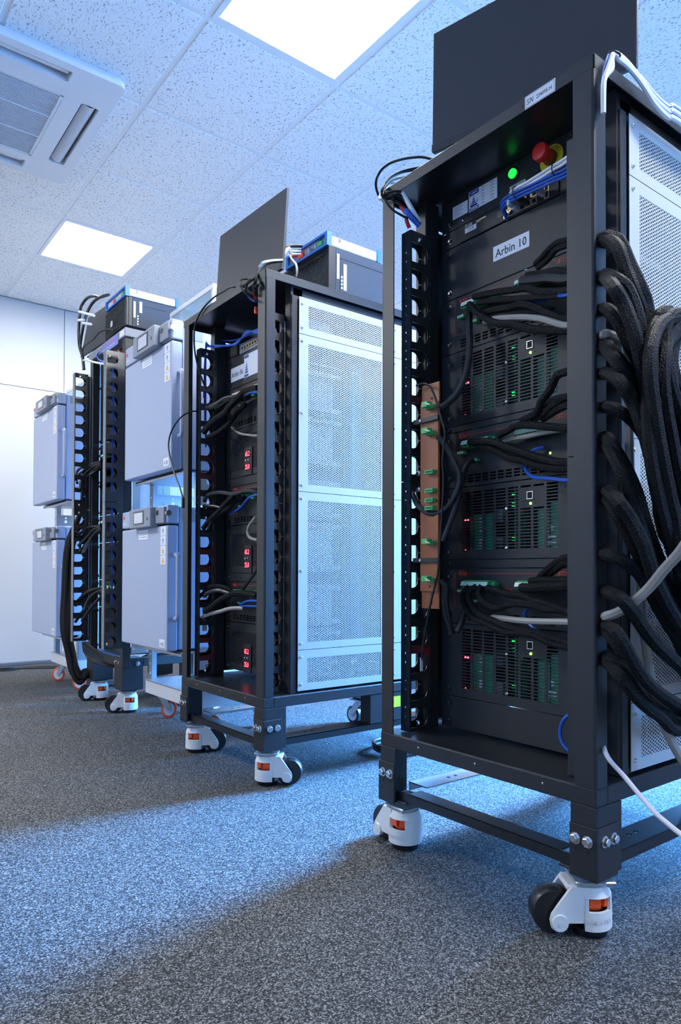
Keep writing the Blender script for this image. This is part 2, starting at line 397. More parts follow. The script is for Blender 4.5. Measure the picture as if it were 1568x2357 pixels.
# ------------------------------------------------------------------ casters (parts shared by the racks)
def screw_mesh(r=.0055,h=.004,ax='-x',hexh=False):
    a={'-x':(-1,0,0),'-y':(0,-1,0)}[ax]
    m=MB().lathe((0,0,0),a,[(0,r),(h*.55,r),(h,r*.6)],6 if hexh else 10); return m
def hexbolt(ax):
    a={'-x':(-1,0,0),'-y':(0,-1,0)}[ax]
    return MB().lathe((0,0,0),a,[(0,.0115),(.002,.0115)],14).lathe((0,0,0),a,[(.002,.0088),(.0085,.0088),(.0095,.0070)],6)
_me={}
def shared(name,key,mk,m,parent,loc,smooth=False):
    """a small repeated part: one mesh, many objects"""
    if key not in _me:
        o=mk().build(name,m,None,smooth=smooth); _me[key]=o.data; bpy.data.objects.remove(o)
    o=bpy.data.objects.new(name,_me[key]); COL.objects.link(o); o.parent=parent; o.location=Vector(loc)-wloc(parent); return o
def caster(parent,x,y,deg,lettering=False,s=1.0):
    def housing():
        m=MB(); R=.043; N=9
        def ring(z0,z1,R0,R1,a0,a1,n=10,th=.007):
            pts=[]
            vs=[];fs=[]
            for k in range(n+1):
                a=a0+(a1-a0)*k/n; c,sn=math.cos(a),math.sin(a)
                vs+=[(R0*c,R0*sn,z0),(R1*c,R1*sn,z1),((R1-th)*c,(R1-th)*sn,z1),((R0-th)*c,(R0-th)*sn,z0)]
            for k in range(n):
                i=4*k;j=i+4
                fs+=[(i,j,j+1,i+1),(i+1,j+1,j+2,i+2),(i+2,j+2,j+3,i+3),(i+3,j+3,j,i)]
            fs+=[(0,1,2,3),(4*n+3,4*n+2,4*n+1,4*n)]
            m.add(vs,fs)
        A=math.radians
        ring(.016,.052,R,R*.99,A(62),A(298),24)               # lower skirt
        ring(.078,.096,R*.97,R*.80,A(62),A(298),24)           # shoulder
        for a,b in ((140,220),(62,72),(288,298)): ring(.052,.078,R*.99,R*.97,A(a),A(b),6)
        m.cyl((0,0,.090),'z',R*.80,.008,20,r2=R*.6)
        for sg in (1,-1):                                      # fork cheeks
            P=[(.012,.052),(.012,.098),(.045,.098),(.066,.070),(.083,.046),(.086,.034),(.083,.020),(.074,.014),(.062,.016),(.05,.03),(.02,.03),(.018,.016)]
            m.poly(P,[],lambda a,b,d,sg=sg:(a,sg*(.0285+d),b),.008)
            m.cyl((.068,sg*.030,.031),(0,sg,0),.017,.011,18,r2=.0155)
            m.cyl((.068,sg*.041,.031),(0,sg,0),.005,.001,8)
        m.rbox(.010,.052,-.030,.030,.088,.100,.003)
        return m
    K='caster%s'%lettering
    if K not in _me:
        o=housing().build('caster',CAST,None,smooth=True); _me[K]=o.data; bpy.data.objects.remove(o)
        w=MB().lathe((0,0,0),'y',[(-.019,.030),(-.019,.040),(-.015,.043),(.015,.043),(.019,.040),(.019,.030)],28).build('wheel',RUBBER,None,smooth=True); _me['wheel']=w.data; bpy.data.objects.remove(w)
        h=MB()
        h.cyl((0,0,.050),'z',.026,.008,20)
        for k in range(8):
            a=2*PI*k/8; c,sn=math.cos(a),math.sin(a)
            q=[(.020,-.0075),(.037,-.0105),(.037,.0105),(.020,.0075)]
            vs=[(c*u-sn*v,sn*u+c*v,z) for z in (.060,.0755) for u,v in q]
            h.add(vs,[(0,3,2,1),(4,5,6,7),(0,1,5,4),(1,2,6,5),(2,3,7,6),(3,0,4,7)])
        o=h.build('thumbwheel',ORANGE,None); _me['thumb']=o.data; bpy.data.objects.remove(o)
        o=MB().cyl((0,0,.0),'z',.034,.014,24,r2=.037).cyl((0,0,.014),'z',.016,.08,14).cyl((0,0,.045),'z',.030,.004,20).build('levelling_pad',RUBBER,None); _me['pad']=o.data; bpy.data.objects.remove(o)
        o=MB().rbox(-.040,.040,-.040,.040,.104,.110,.002).cyl((0,0,.094),'z',.026,.012,18).cyl((.03,.03,.098),'z',.006,.006,6).cyl((-.03,-.03,.098),'z',.006,.006,6).cyl((.03,-.03,.098),'z',.006,.006,6).cyl((-.03,.03,.098),'z',.006,.006,6).build('mounting_plate',STEEL,None); _me['mplate']=o.data; bpy.data.objects.remove(o)
    c=bpy.data.objects.new('caster',_me[K]); COL.objects.link(c); c.parent=parent; c.location=Vector((x,y,0))-wloc(parent); c.rotation_euler=(0,0,math.radians(deg)); c.scale=(s,s,s)
    for n,k,l in (('wheel','wheel',(.073,0,.0435)),('thumbwheel','thumb',(0,0,0)),('levelling_pad','pad',(0,0,0)),('mounting_plate','mplate',(0,0,0))):
        q=bpy.data.objects.new(n,_me[k]); COL.objects.link(q); q.parent=c; q.location=l
    if lettering:
        m=MB(); R=.0436
        for sg in (-1,1):
            for i,ch in enumerate('FOOTMASTER'):
                a=math.radians(sg*90)+ (i-4.5)*.175
                d=Vector((math.cos(a),math.sin(a),0)); tg=Vector((-math.sin(a),math.cos(a),0))
                m.text(ch,.0125,d*R+Vector((0,0,.030)),tg,(0,0,1))
        q=m.build('raised_lettering',mat('cast_lettering',(.62,.60,.57),.5),c,local=True)
    return c
def swivel(parent,x,y,deg,h,tyre=None):
    """plain swivel castor with a coloured tyre"""
    if 'sw' not in _me:
        for key,mm,ma,nm in (('sw',MB().rbox(-.035,.035,-.035,.035,.103,.108,.001).cyl((0,0,.088),'z',.022,.015,16).poly([(-.018,.09),(.02,.09),(.042,.045),(.036,.03),(.024,.034)],[],lambda a,b,d:(a,.016+d,b),.003).poly([(-.018,.09),(.02,.09),(.042,.045),(.036,.03),(.024,.034)],[],lambda a,b,d:(a,-.019+d,b),.003).rbox(-.018,.02,-.019,.019,.086,.09,.001).cyl((.033,-.022,.038),'y',.006,.044,8),STEEL,'castor'),
              ('swt',MB().lathe((0,0,0),'y',[(-.013,.026),(-.013,.034),(-.010,.038),(.010,.038),(.013,.034),(.013,.026)],24),ORWHEEL,'tyre'),('swh',MB().lathe((0,0,0),'y',[(-.0135,.0265),(-.009,.012),(-.014,.008),(.014,.008),(.009,.012),(.0135,.0265)],20),LGREY,'wheel_hub')):
            o=mm.build(nm,ma,None,smooth=True); _me[key]=o.data; bpy.data.objects.remove(o)
    c=bpy.data.objects.new('castor',_me['sw']); COL.objects.link(c); c.parent=parent; c.location=Vector((x,y,0))-wloc(parent); c.rotation_euler=(0,0,math.radians(deg)); c.scale=(1,1,h/.108)
    for n,k in (('tyre','swt'),('wheel_hub','swh')):
        q=bpy.data.objects.new(n,_me[k]); COL.objects.link(q); q.parent=c; q.location=(.033,0,.038)
        if tyre and n=='tyre': q.data=_me.setdefault('swt_b',_me['swt'].copy()); q.data.materials[0]=tyre
    return c
# ------------------------------------------------------------------ perforated sheet
def perf(key,w,h,a0,a1,b0,b1,p=.0077,r=.0028):
    """sheet of size w x h in the (x,z) plane, holes inside a0..a1, b0..b1, built once"""
    if key in _me: return _me[key]
    m=MB(); dx=p*math.sqrt(3)/2; R=p/math.sqrt(3); ci=int((a1-a0)/dx); rj=int((b1-b0)/p); T=.0012
    hexo=[(R*math.cos(k*PI/3),R*math.sin(k*PI/3)) for k in range(6)]; hexi=[(r*math.cos(k*PI/3),r*math.sin(k*PI/3)) for k in range(6)]
    vs=[];fs=[]
    for i in range(ci):
        for j in range(rj-(i%2)):
            cx=a0+R+i*dx; cz=b0+p/2+j*p+(p/2 if i%2 else 0); n=len(vs)
            vs+=[(cx+x,0,cz+z) for x,z in hexo]+[(cx+x,0,cz+z) for x,z in hexi]+[(cx+x,T,cz+z) for x,z in hexi]
            for k in range(6):
                q=(k+1)%6; fs.append((n+k,n+q,n+6+q,n+6+k)); fs.append((n+6+k,n+6+q,n+12+q,n+12+k))
    m.add(vs,fs)
    ea,eb=a0+R*.55,a0+R+(ci-1)*dx+R*.45; ec,ed=b0+p*.52,b0+rj*p-p*.52
    m.gridplate(0,w,0,h,[(ea,eb,ec,ed)],lambda a,b,d:(a,-.0006+d,b),.0014)
    o=m.build('side_panel',WHITE,None); _me[key]=o.data; bpy.data.objects.remove(o); return _me[key]
def side_panels(parent,x,y,zs,w,near=True,screws=True):
    for k in range(len(zs)-1):
        h=zs[k]-zs[k+1]-.002; key='perf%.3f%.3f'%(h,w)
        me=perf(key,w,h,.037,w*.9-.035 if w<.5 else .375,.020,h-.018)
        o=bpy.data.objects.new('side_panel',me); COL.objects.link(o); o.parent=parent; o.location=Vector((x,y,zs[k+1]+.001))-wloc(parent)
        if near and screws:
            n=2 if h<.3 else 3
            for sx in ((.013,w-.02) if w<.5 else (.013,.435,w-.013)):
                for i in range(n):
                    z=zs[k+1]+.022+(h-.044)*i/(n-1)
                    shared('screw','scr-y',lambda:screw_mesh(.0045,.004,'-y'),ZINC,parent,(x+sx,y-.0008,z))
# ------------------------------------------------------------------ vertical cable manager with D shaped openings
def dplate(m,x0,x1,y,t,za,zb,cents,hx0,hx1,hh):
    f=lambda a,b,d:(a,y+d,b)
    zs=[za]+[(cents[i]+cents[i+1])/2 for i in range(len(cents)-1)]+[zb]
    for i,c in enumerate(cents):
        r=hh/2; P=[(hx0,c-r),(hx1-r*.75,c-r)]
        for k in range(1,8):
            a=-PI/2+PI*k/8; P.append((hx1-r*.75+r*.75*math.cos(a),c+r*math.sin(a)))
        P+=[(hx1-r*.75,c+r),(hx0,c+r)]
        slit=[(hx1+.0015,c-.0012),(hx1+.008,c-.0012),(hx1+.008,c+.0012),(hx1+.0015,c+.0012)]
        m.poly([(x0,zs[i]),(x1,zs[i]),(x1,zs[i+1]),(x0,zs[i+1])],[P,slit],f,t)
def manager(parent,x,yo,yi,sections,pitch=.0231,fm=None):
    """yo: outer web, yi: inner web; open ring channel with a front flange facing -X"""
    ya,yb=min(yo,yi),max(yo,yi)
    for zb,zt,cents in sections:
        m=MB(); holes=[]; z=zb+.015; yc=(ya+yb)/2
        while z<zt-.01: holes.append((yc-.0019,yc+.0019,z-.0022,z+.0022)); z+=pitch
        m.gridplate(ya,yb,zb,zt,holes,lambda a,b,d:(x+d,a,b),.0015)
        o=m.build('cable_manager',fm or BLACK,parent)
        m=MB(); c=sorted(cents)
        dplate(m,x+.002,x+.0705,yo-.0008,.0016,zb,zt,c,x+.006,x+.060,.046)
        m.build('outer_web',BLACK2,o)
        m=MB(); dplate(m,x+.002,x+.072,yi-.0008,.0016,zb,zt,[v-.008 for v in c],x+.005,x+.062,.05)
        m.build('inner_web',BLACK2,o)
        for zz in (zb+.02,zt-.02):
            shared('screw','scr-x',lambda:screw_mesh(.0075,.006),ZINC,o,(x-.0005 if False else x+.030,yi-(.001 if yi<yo else -.001),zz))
# ------------------------------------------------------------------ framed rack
XF=1.19; ZT=1.70; ZB=.293
def framed_rack(y0,label,cast):
    t=thing('equipment_rack',label,'rack',(1.65,y0+.31,0),0,None); yf=y0+.62; XR=2.12
    ys=((y0,1),(yf,-1))
    arc=[(.007-.007*math.cos(q*PI/8),.007-.007*math.sin(q*PI/8)) for q in range(5)]; arci=[(.007-.004*math.cos(q*PI/8),.007-.004*math.sin(q*PI/8)) for q in range(4,-1,-1)]
    L=[(0,.047),(0,.007)]+arc[1:-1]+[(.007,0),(.038,0),(.038,.003),(.007,.003)]+arci[1:-1]+[(.003,.007),(.003,.047)]
    for x0,sx in ((XF,1),(XR,-1)):
        for y,sg in ys:
            MB().poly(L,[],lambda a,b,d,x0=x0,sx=sx,y=y,sg=sg:(x0+sx*a,y+sg*b,ZB+d),ZT-.028-ZB).build('post',BLACK,t)
    # lid
    m=MB().rbox(XF,XR,y0,yf,ZT-.004,ZT,.001)
    for a in ((XF,XF+.003,y0,yf),(XR-.003,XR,y0,yf),(XF,XR,y0,y0+.003),(XF,XR,yf-.003,yf)): m.rbox(*a,ZT-.028,ZT-.002,.0006)
    m.cyl((XF-.0008,y0+.17,ZT-.014),'x',.003,.001,10).cyl((XF-.0008,yf-.19,ZT-.014),'x',.003,.001,10)
    top=m.build('top_plate',BLACK,t)
    MB().rbox(XF+.004,XR-.004,y0+.004,yf-.004,ZT-.0065,ZT-.0045,.0005).build('lid_underside',GLOSSP,t)
    for y,sg in ys: MB().rbox(XF+.12,XR-.04,y+sg*.018,y+sg*.03,ZT-.055,ZT-.028,.001).build('side_beam',BLACK,t)
    # inner posts carrying the equipment
    for x0 in (1.300,1.955):
        for y,sg in ys:
            m=MB().rbox(x0,x0+.05,y+sg*.018,y+sg*.052,ZB,ZT-.01,.002)
            m.rbox(x0+.002,x0+.024,y+sg*.012,y+sg*.02,ZB,ZT-.055,.001)
            m.build('inner_post',BLACK,t)
    # base
    MB().rbox(XF+.003,XR-.003,y0+.003,yf-.003,ZB-.006,ZB,.001).build('base_plate',GLOSSP,t)
    m=MB().rbox(XF,XF+.04,y0,yf,ZB-.036,ZB-.001,.002).build('front_beam',BLACK,t)
    m=MB().rbox(XR-.04,XR,y0,yf,ZB-.036,ZB-.001,.002).build('rear_beam',BLACK,t)
    for y,sg in ys: MB().rbox(XF+.04,XR-.04,y,y+sg*.04,ZB-.036,ZB-.001,.002).build('side_beam',BLACK,t)
    for k in (.12,.30,.48): shared('rivet','riv',lambda:screw_mesh(.0025,.001),ZINC,t,(XF-.0002,y0+k,ZB-.016))
    for x0,sx in ((XF,1),(XR,-1)):
        for y,sg in ys:
            l=MB().rbox(x0,x0+sx*.006,y,y+sg*.056,.122,ZB-.036,.001).rbox(x0+sx*.006,x0+sx*.088,y,y+sg*.006,.122,ZB-.036,.001)
            l.rbox(x0+sx*.006,x0+sx*.088,y+sg*.006,y+sg*.088,.122,.127,.001)
            leg=l.build('leg',BLACK,t)
            m=MB().rbox(x0-sx*.0035,x0-sx*.0002,y-sg*.0035,y+sg*.056,.118,.219,.0008).rbox(x0,x0+sx*.070,y-sg*.0035,y-sg*.0002,.118,.219,.0008)
            br=m.build('corner_bracket',BLACK,leg)
            if sx>0:
                for k in (.015,.042): shared('bolt','hb-x',lambda:hexbolt('-x'),CHROME,leg,(x0-.0036,y+sg*k,.192))
                for k in (.015,.042): shared('bolt_hole','bh-x',lambda:screw_mesh(.003,.0004),DARK,leg,(x0-.0036,y+sg*k,.172))
            if sg>0:
                for k in (.022,.052): shared('bolt','hb-y',lambda:hexbolt('-y'),CHROME,leg,(x0+sx*k,y-.0036,.192))
    # lower stretchers, flat flange inwards
    zl=.150
    for x0,sx in ((XF+.014,1),(XR-.014,-1)):
        MB().rbox(x0,x0+sx*.003,y0+.007,yf-.007,zl-.024,zl,.0006).rbox(x0,x0+sx*.045,y0+.089,yf-.089,zl-.003,zl,.0006).build('lower_rail',GLOSSP,t)
    for y,sg in ys:
        fl=lambda a,b,d,y=y,sg=sg:(a,y+sg*b,zl-.003+d)
        m=MB().rbox(XF+.089,XR-.089,y+sg*.012,y+sg*.015,zl-.024,zl,.0006)
        circ=lambda cx,cy:[(cx+.006*math.cos(2*PI*k/10),cy+.006*math.sin(2*PI*k/10)) for k in range(10)]
        m.poly([(XF+.089,.012),(XR-.089,.012),(XR-.089,.080),(XF+.089,.080)],[circ(XF+.20,.050),circ(XF+.228,.050)],fl,.003)
        m.build('lower_rail',STEEL if sg<0 else GLOSSP,t)
    # cable managers
    cu=[1.5379-k*.0693 for k in range(9)]; cl=[.8939-k*.0694 for k in range(9)]
    sec=[(.938,1.585,cu),(.296,.936,cl)]
    manager(t,1.229,y0+.055,y0+.088,sec); manager(t,1.229,yf-.035,yf-.068,sec)
    # side panels
    zs=[1.645,1.517,.978,.439,.300]
    side_panels(t,1.330,y0+.010,zs,.622)
    side_panels(t,1.330,yf-.0112,zs,.622,near=False)
    MB().rbox(1.36,2.085,yf-.0175,yf-.016,.305,1.640,.0005).build('added_dark_liner',BLACK2,t)  # added sheet, blocks light through the far panel to keep the inside dark
    MB().rbox(XR-.03,XR-.027,y0+.05,yf-.05,ZB+.002,ZT-.03,.001).build('added_light_block',BLACK,t)  # added plate, closes the rear against light leaking between the units
    MB().rbox(1.645,1.800,y0+.002,y0+.012,.151,ZB-.037,.001).rbox(1.645,1.655,y0+.012,y0+.06,.151,ZB-.037,.001).build('middle_support',BLACK,t)
    for (x,y,d,le) in cast: caster(t,x,y,d,le)
    for y in (y0+.045,yf-.045): swivel(t,XR-.06,y,100,.117,RUBBER)
    return t
R1=framed_rack(.755,'nearest and largest black open rack, at the right of the photo',[(1.235,.800,142,True),(1.235,1.330,86,True)])
R2=framed_rack(1.955,'middle black open rack with white perforated side panels in full view',[(1.235,2.000,-40,False),(1.235,2.530,-28,False)])
SCREWB=mat('black_screw',(.02,.02,.022),.22,spec=.8)
# ------------------------------------------------------------------ rack mounted equipment
XP=1.350
RT,UP=Vector((0,-1,0)),Vector((0,0,1))   # reading direction on faces that look at -X
def front(a,b,d): return (XP+d,a,b)
def ears(t,y0,zs,x=XP):
    for z in zs:
        for y in (y0+.085,y0+.528): shared('screw','scr-x2',lambda:MB().lathe((0,0,0),'-x' if False else (-1,0,0),[(0,.0075),(.0015,.0075),(.0016,.0055),(.004,.005),(.0052,.0035)],12),SCREWB,t,(x-.0002,y,z))
def chassis(t,y0,zb,zt,depth=.185,x=XP):
    m=MB(); a,b=y0+.092,y0+.523
    m.box(x+.004,x+depth,a,a+.0015,zb+.004,zt-.004).box(x+.004,x+depth,b-.0015,b,zb+.004,zt-.004)
    m.box(x+.004,x+depth,a,b,zt-.0055,zt-.004).box(x+.004,x+depth,a,b,zb+.004,zb+.0055).box(x+depth-.0015,x+depth,a,b,zb+.004,zt-.004)
    m.build('chassis',STEEL,t); MB().box(x+.055,x+.057,a+.002,b-.002,zb+.006,zt-.006).build('shade_sheet',DARK,t)  # near-black sheet standing in for the shade inside the chassis
    for z in (zb+.02,zt-.02):
        for a,b in ((.060,.090),(.525,.555)): MB().rbox(x+.03,x+.20,y0+a,y0+b,z-.008,z+.008,.001).build('slide_rail',WHITE,t)
def plain(name,label,cat,y0,zb,zt,m=PANEL,x=XP,sc=2,w=(.0575,.5575)):
    t=thing(name,label,cat,(x,y0+.31,zb))
    MB().rbox(x,x+.003,y0+w[0],y0+w[1],zb+.0006,zt-.0006,.0008).build('faceplate',m,t)
    ears(t,y0,[zb+.018+(zt-zb-.036)*i/max(1,sc-1) for i in range(sc)] if sc>1 else [(zb+zt)/2],x)
    return t
def slotmod(label,y0,zb,zt,dark=0):
    t=thing('power_module',label,'module',(XP,y0+.31,zb)); yc=y0-.755; hol=[]
    ry=(.985+yc,1.056+yc); rz=(zt-.066,zt-.020); n=20; z1=zt-.013; pit=(zt-zb-.034)/n
    for k in range(8):
        yl=1.240+yc-.0371*k
        for r in range(n):
            z=z1-r*pit; a,b,c,d=yl-.030,yl,z-pit*.60,z
            if b>ry[0] and a<ry[1] and d>rz[0] and c<rz[1]:
                if k==5 and c<rz[1] : pass
                continue
            hol.append((a,b,c,d))
    m=MB(); e=.0035
    m.gridplate(y0+.0575,y0+.5575,zb+.0006,zt-.0006,hol,front,.0025); m.build('faceplate',PANEL,t)
    ears(t,y0,(zb+.02,zt-.028)); chassis(t,y0,zb,zt)
    Y=lambda v:v+yc
    j=MB()
    for a in ((Y(1.0268)-.0085,Y(1.0268)+.0085,zt-.0300,zt-.0285),(Y(1.0268)-.0085,Y(1.0268)+.0085,zt-.0465,zt-.045),(Y(1.0268)-.0085,Y(1.0268)-.007,zt-.045,zt-.030),(Y(1.0268)+.007,Y(1.0268)+.0085,zt-.045,zt-.030)):
        j.box(XP-.0015,XP+.0005,*a)
    o=j.build('network_port',ZINC,t); MB().box(XP-.0006,XP-.0002,Y(1.0268)-.007,Y(1.0268)+.007,zt-.045,zt-.030).build('port_opening',DARK,o)
    MB().lathe((XP,Y(1.0244),zt-.057),(-1,0,0),[(0,.003),(.002,.003),(.003,.0015)],10).build('status_light',LEDG,t)
    d=MB()
    for k in range(5):
        d.cyl((XP-.0003,Y(1.048)-.0085*k,zt-.052+.0008*k),(-1,0,0),.0016,.0003,8)
        if k!=2: d.cyl((XP-.0003,Y(1.046)-.0085*k,zt-.060+.0008*k),(-1,0,0),.0016,.0003,8)
    d.build('indicator_holes',DARK,t,kind='stuff')
    for z in (zt-.064,zt-.159): shared('screw','scr-x3',lambda:screw_mesh(.0045,.004),CHROME,t,(XP-.0003,Y(1.0945),z))
    for a,b_,q in ((1.148,1.222,.072),(.982,1.014,.070),(.938,.978,.055)): MB().box(XP+.012,XP+.014,Y(a),Y(b_),zb+.012,zt-q).build('circuit_board',PCB,t)
    MB().box(XP+.006,XP+.05,Y(1.0735),Y(1.0755),zb+.012,zt-.012).build('edge_board',PCB,t)
    w=MB()
    for k in range(3): w.box(XP+.010,XP+.0115,Y(1.178),Y(1.191),zb+.028+.0085*k,zb+.034+.0085*k)
    for k in range(2): w.box(XP+.010,XP+.0115,Y(.962),Y(.986) if k==0 else Y(.984),zb+.034+.011*k,zb+.040+.011*k)
    for k in range(4): w.box(XP+.010,XP+.0115,Y(1.180),Y(1.190),zb+.070+.011*k,zb+.0735+.011*k)
    w.box(XP+.010,XP+.0115,Y(.970),Y(.976),zb+.060,zb+.070); w.add([(XP+.0098,Y(.967),zb+.070),(XP+.0098,Y(.979),zb+.070),(XP+.0098,Y(.973),zb+.079)],[(0,1,2)])
    for k in range(3): w.box(XP+.010,XP+.0115,Y(1.058),Y(1.068),zt-.075+.009*k,zt-.069+.009*k)
    w.build('board_print',PAPER,t)
    for q in (0,1):
        h=MB()
        for k in range(4): h.box(XP+.012,XP+.03,Y(1.118),Y(1.143),(zb+.02 if q==0 else zt-.095)+.0085*k,(zb+.0255 if q==0 else zt-.0895)+.0085*k)
        h.build('heat_sink',GREYP,t)
    for yy,zz in ((1.231,zb+.016),(1.2305,zb+.023),(1.2245,zb+.020),(1.231,zt-.085),(1.222,zt-.085)):
        shared('red_light','ledr',lambda:MB().lathe((0,0,0),(-1,0,0),[(0,.0024),(.002,.0024),(.003,.001)],8),LEDR,t,(XP+.004,Y(yy),zz))
    for k,zz in enumerate((zb+.045,zb+.052,zt-.05,zt-.058,zt-.032)):
        shared('green_light','ledg',lambda:MB().box(-.0015,.0015,-.003,.003,-.0015,.0015),LEDG2,t,(XP+.004,Y(1.079),zz))
    return t
def termblock(t,y_left,n,z,x=XP,pitch=.0108):
    """angled pluggable terminal block: green body, pale face, dark wire holes"""
    w=n*pitch; y0,y1=y_left-w,y_left; z0=z
    P=[(0,.0),(-.030,.0),(-.034,.006),(-.030,.016),(-.020,.020),(0,.020)]
    vs=[(x+a,y0,z0+b) for a,b in P]+[(x+a,y1,z0+b) for a,b in P]; k=len(P)
    o=MB().add(vs,[(i,(i+1)%k,k+(i+1)%k,k+i) for i in range(k)]+[tuple(range(k-1,-1,-1)),tuple(range(k,2*k))]).build('terminal_block',GREENC,t)
    m=MB()
    for i in range(n):
        ya,yb=y1-pitch*i-.0006,y1-pitch*(i+1)+.0006
        m.add([(x-.0345,ya,z0+.0065),(x-.0345,yb,z0+.0065),(x-.0306,yb,z0+.016),(x-.0306,ya,z0+.016),(x-.0335,ya,z0+.0065),(x-.0335,yb,z0+.0065),(x-.0296,yb,z0+.016),(x-.0296,ya,z0+.016)],[(0,1,2,3),(7,6,5,4),(0,4,5,1),(1,5,6,2),(2,6,7,3),(3,7,4,0)])
    m.build('terminal_face',GREENW,o)
    m=MB()
    for i in range(n): m.box(x-.0338,x-.0300,y1-pitch*i-.0020,y1-pitch*(i+1)+.0020,z0+.0022,z0+.0055)
    m.build('wire_holes',DARK,o,kind='stuff')
    MB().rbox(x-.018,x,y0-.010,y0,z0+.002,z0+.016,.001).cyl((x-.0185,y0-.005,z0+.009),'x',.003,.001,10).build('flange',GREENC,o)
    return o
def termunit(label,y0,zb,zt,tz,blocks,small=True,red=True):
    t=thing('terminal_unit',label,'terminal panel',(XP,y0+.31,zb)); yc=y0-.755; Y=lambda v:v+yc; hol=[]
    for k in range(12):
        for r in range(3): hol.append((Y(1.245)-.0245*k-.018,Y(1.245)-.0245*k,zb+.010+.0075*r,zb+.0145+.0075*r))
    MB().gridplate(y0+.0575,y0+.5575,zb+.0006,zt-.0006,hol,front,.0025).build('faceplate',PANEL,t)
    ears(t,y0,(zb+.024,zt-.02)); chassis(t,y0,zb,zt)
    zl=zt-.012
    m=MB().text('Arbin',.020,(XP,Y(1.2365),zl-.006),RT,UP,cond=.62,lift=.0004); m.build('red_lettering',RED,t)
    m=MB().text('LBT21084HC',.014,(XP,Y(.925),zl-.005),RT,UP,cond=.75,lift=.0004); m.build('model_lettering',RED,t)
    m=MB().box(XP-.0004,XP,Y(.975),Y(1.219),zl-.0008,zl).box(XP-.0004,XP,Y(1.2545),Y(1.2650),zl-.0008,zl).box(XP-.0004,XP,Y(1.2644),Y(1.2650),zb+.045,zl).box(XP-.0004,XP,Y(1.20),Y(1.2650),zb+.0445,zb+.0452)
    m.build('red_outline',RED,t)
    for (yl,n) in blocks: termblock(t,Y(yl),n,tz)
    for (yl,z,n,v0) in ((1.247,tz-.012,4,1),(1.100,tz-.012,4,5),(1.196,tz-.036,3,0)):
        o=MB().rbox(XP-.012,XP,Y(yl)-n*.0056,Y(yl),z,z+.008,.0008).build('signal_connector',GREENC,t)
        m=MB()
        for i in range(n): m.box(XP-.0125,XP-.0115,Y(yl)-.0056*i-.0014,Y(yl)-.0056*i-.0042,z+.002,z+.006)
        m.build('pin_slots',PAPER,o)
        if not v0: continue
        m=MB()
        for i in range(n): m.text('V%d'%(i+v0),.0062,(XP,Y(yl)-.0056*(i+.5)-.001,z+.010),RT,UP,cond=.6,lift=.0004)
        m.build('channel_numbers',RED,t)
    MB().rbox(XP-.001,XP,Y(.968),Y(.973),zb+.050,zb+.055,.0008).build('status_light',LEDG,t)
    return t
yR=.755
# top panel with the emergency stop
t=thing('control_unit','black control panel with red emergency stop and lit green button, nearest rack','panel',(XP,1.065,1.606))
MB().rbox(XP,XP+.003,.8125,1.3125,1.6066,1.6920,.0008).build('faceplate',PANEL,t)
ears(t,yR,(1.6256,)); shared('screw','scr-x3',lambda:screw_mesh(.0045,.004),CHROME,t,(XP-.0003,1.238,1.618))
ey,ez=.9655,1.652
o=MB().cyl((XP,ey,ez),(-1,0,0),.031,.0012,32).build('yellow_plate',YEL,t)
m=MB()
def arc(m,word,r,mid,step,size,flip):
    for i,ch in enumerate(word):
        a=mid-(i-(len(word)-1)/2)*step*(1 if not flip else -1)
        d=RT*math.cos(a)+UP*math.sin(a); u=d if not flip else -d
        m.text(ch,size,Vector((XP-.0013,ey,ez))+d*r-u*size*.35,u.cross(Vector((-1,0,0))),u,cond=.8,lift=.0003)
arc(m,'EMERGENCY',.0255,PI/2,.30,.0095,False); arc(m,'STOP',.0255,-PI/2,.36,.0095,True)
m.build('lettering',INK,o)
MB().cyl((XP-.001,ey,ez),(-1,0,0),.0165,.010,20).build('switch_collar',BLACK2,t)
MB().lathe((XP-.010,ey,ez),(-1,0,0),[(0,.015),(.020,.0155),(.024,.0200),(.034,.0200),(.0385,.018),(.0405,.012),(.041,.004)],28).build('red_button',REDBTN,t,smooth=True)
gy_,gz=1.0707,1.6628
MB().lathe((XP,gy_,gz),(-1,0,0),[(0,.0145),(.004,.0145),(.006,.0125),(.006,.011)],24).build('button_ring',BLACK2,t,smooth=True)
MB().lathe((XP-.004,gy_,gz),(-1,0,0),[(0,.0112),(.007,.0112),(.0085,.0095),(.0085,.006),(.0075,.005)],24).build('green_button',GREENB,t,smooth=True)
MB().box(XP-.0008,XP,1.0388,1.0851,1.6270,1.6385).build('start_label',LGREY,t)
MB().text('START-STOP',.0105,(XP-.001,1.062,1.6292),RT,UP,cond=.66).build('lettering',INK,t)
def sticker(t,ya,yb,za,zb,m=PAPER,name='sticker',x=XP): return MB().box(x-.0007,x,min(ya,yb),max(ya,yb),za,zb).build(name,m,t)
o=sticker(t,1.124,1.2164,1.6300,1.6812)
m=MB().box(XP-.0009,XP-.0007,1.183,1.2145,1.6690,1.6800).box(XP-.0009,XP-.0007,1.183,1.2145,1.6312,1.6385)
for k in range(5): m.add([(XP-.0009,1.2000-.0105*(1-k/5),1.6405+.0052*k),(XP-.0009,1.2000+.0105*(1-k/5),1.6405+.0052*k),(XP-.0009,1.2000+.0105*(1-(k+1)/5),1.6405+.0052*(k+1)-.0012),(XP-.0009,1.2000-.0105*(1-(k+1)/5),1.6405+.0052*(k+1)-.0012)],[(0,3,2,1)])
for yy in (1.1868,1.2095): m.box(XP-.0009,XP-.0007,yy,yy+.002,1.6445,1.654)
m.box(XP-.0009,XP-.0007,1.188,1.2115,1.6400,1.6440)
m.build('blue_print',INKB,o)
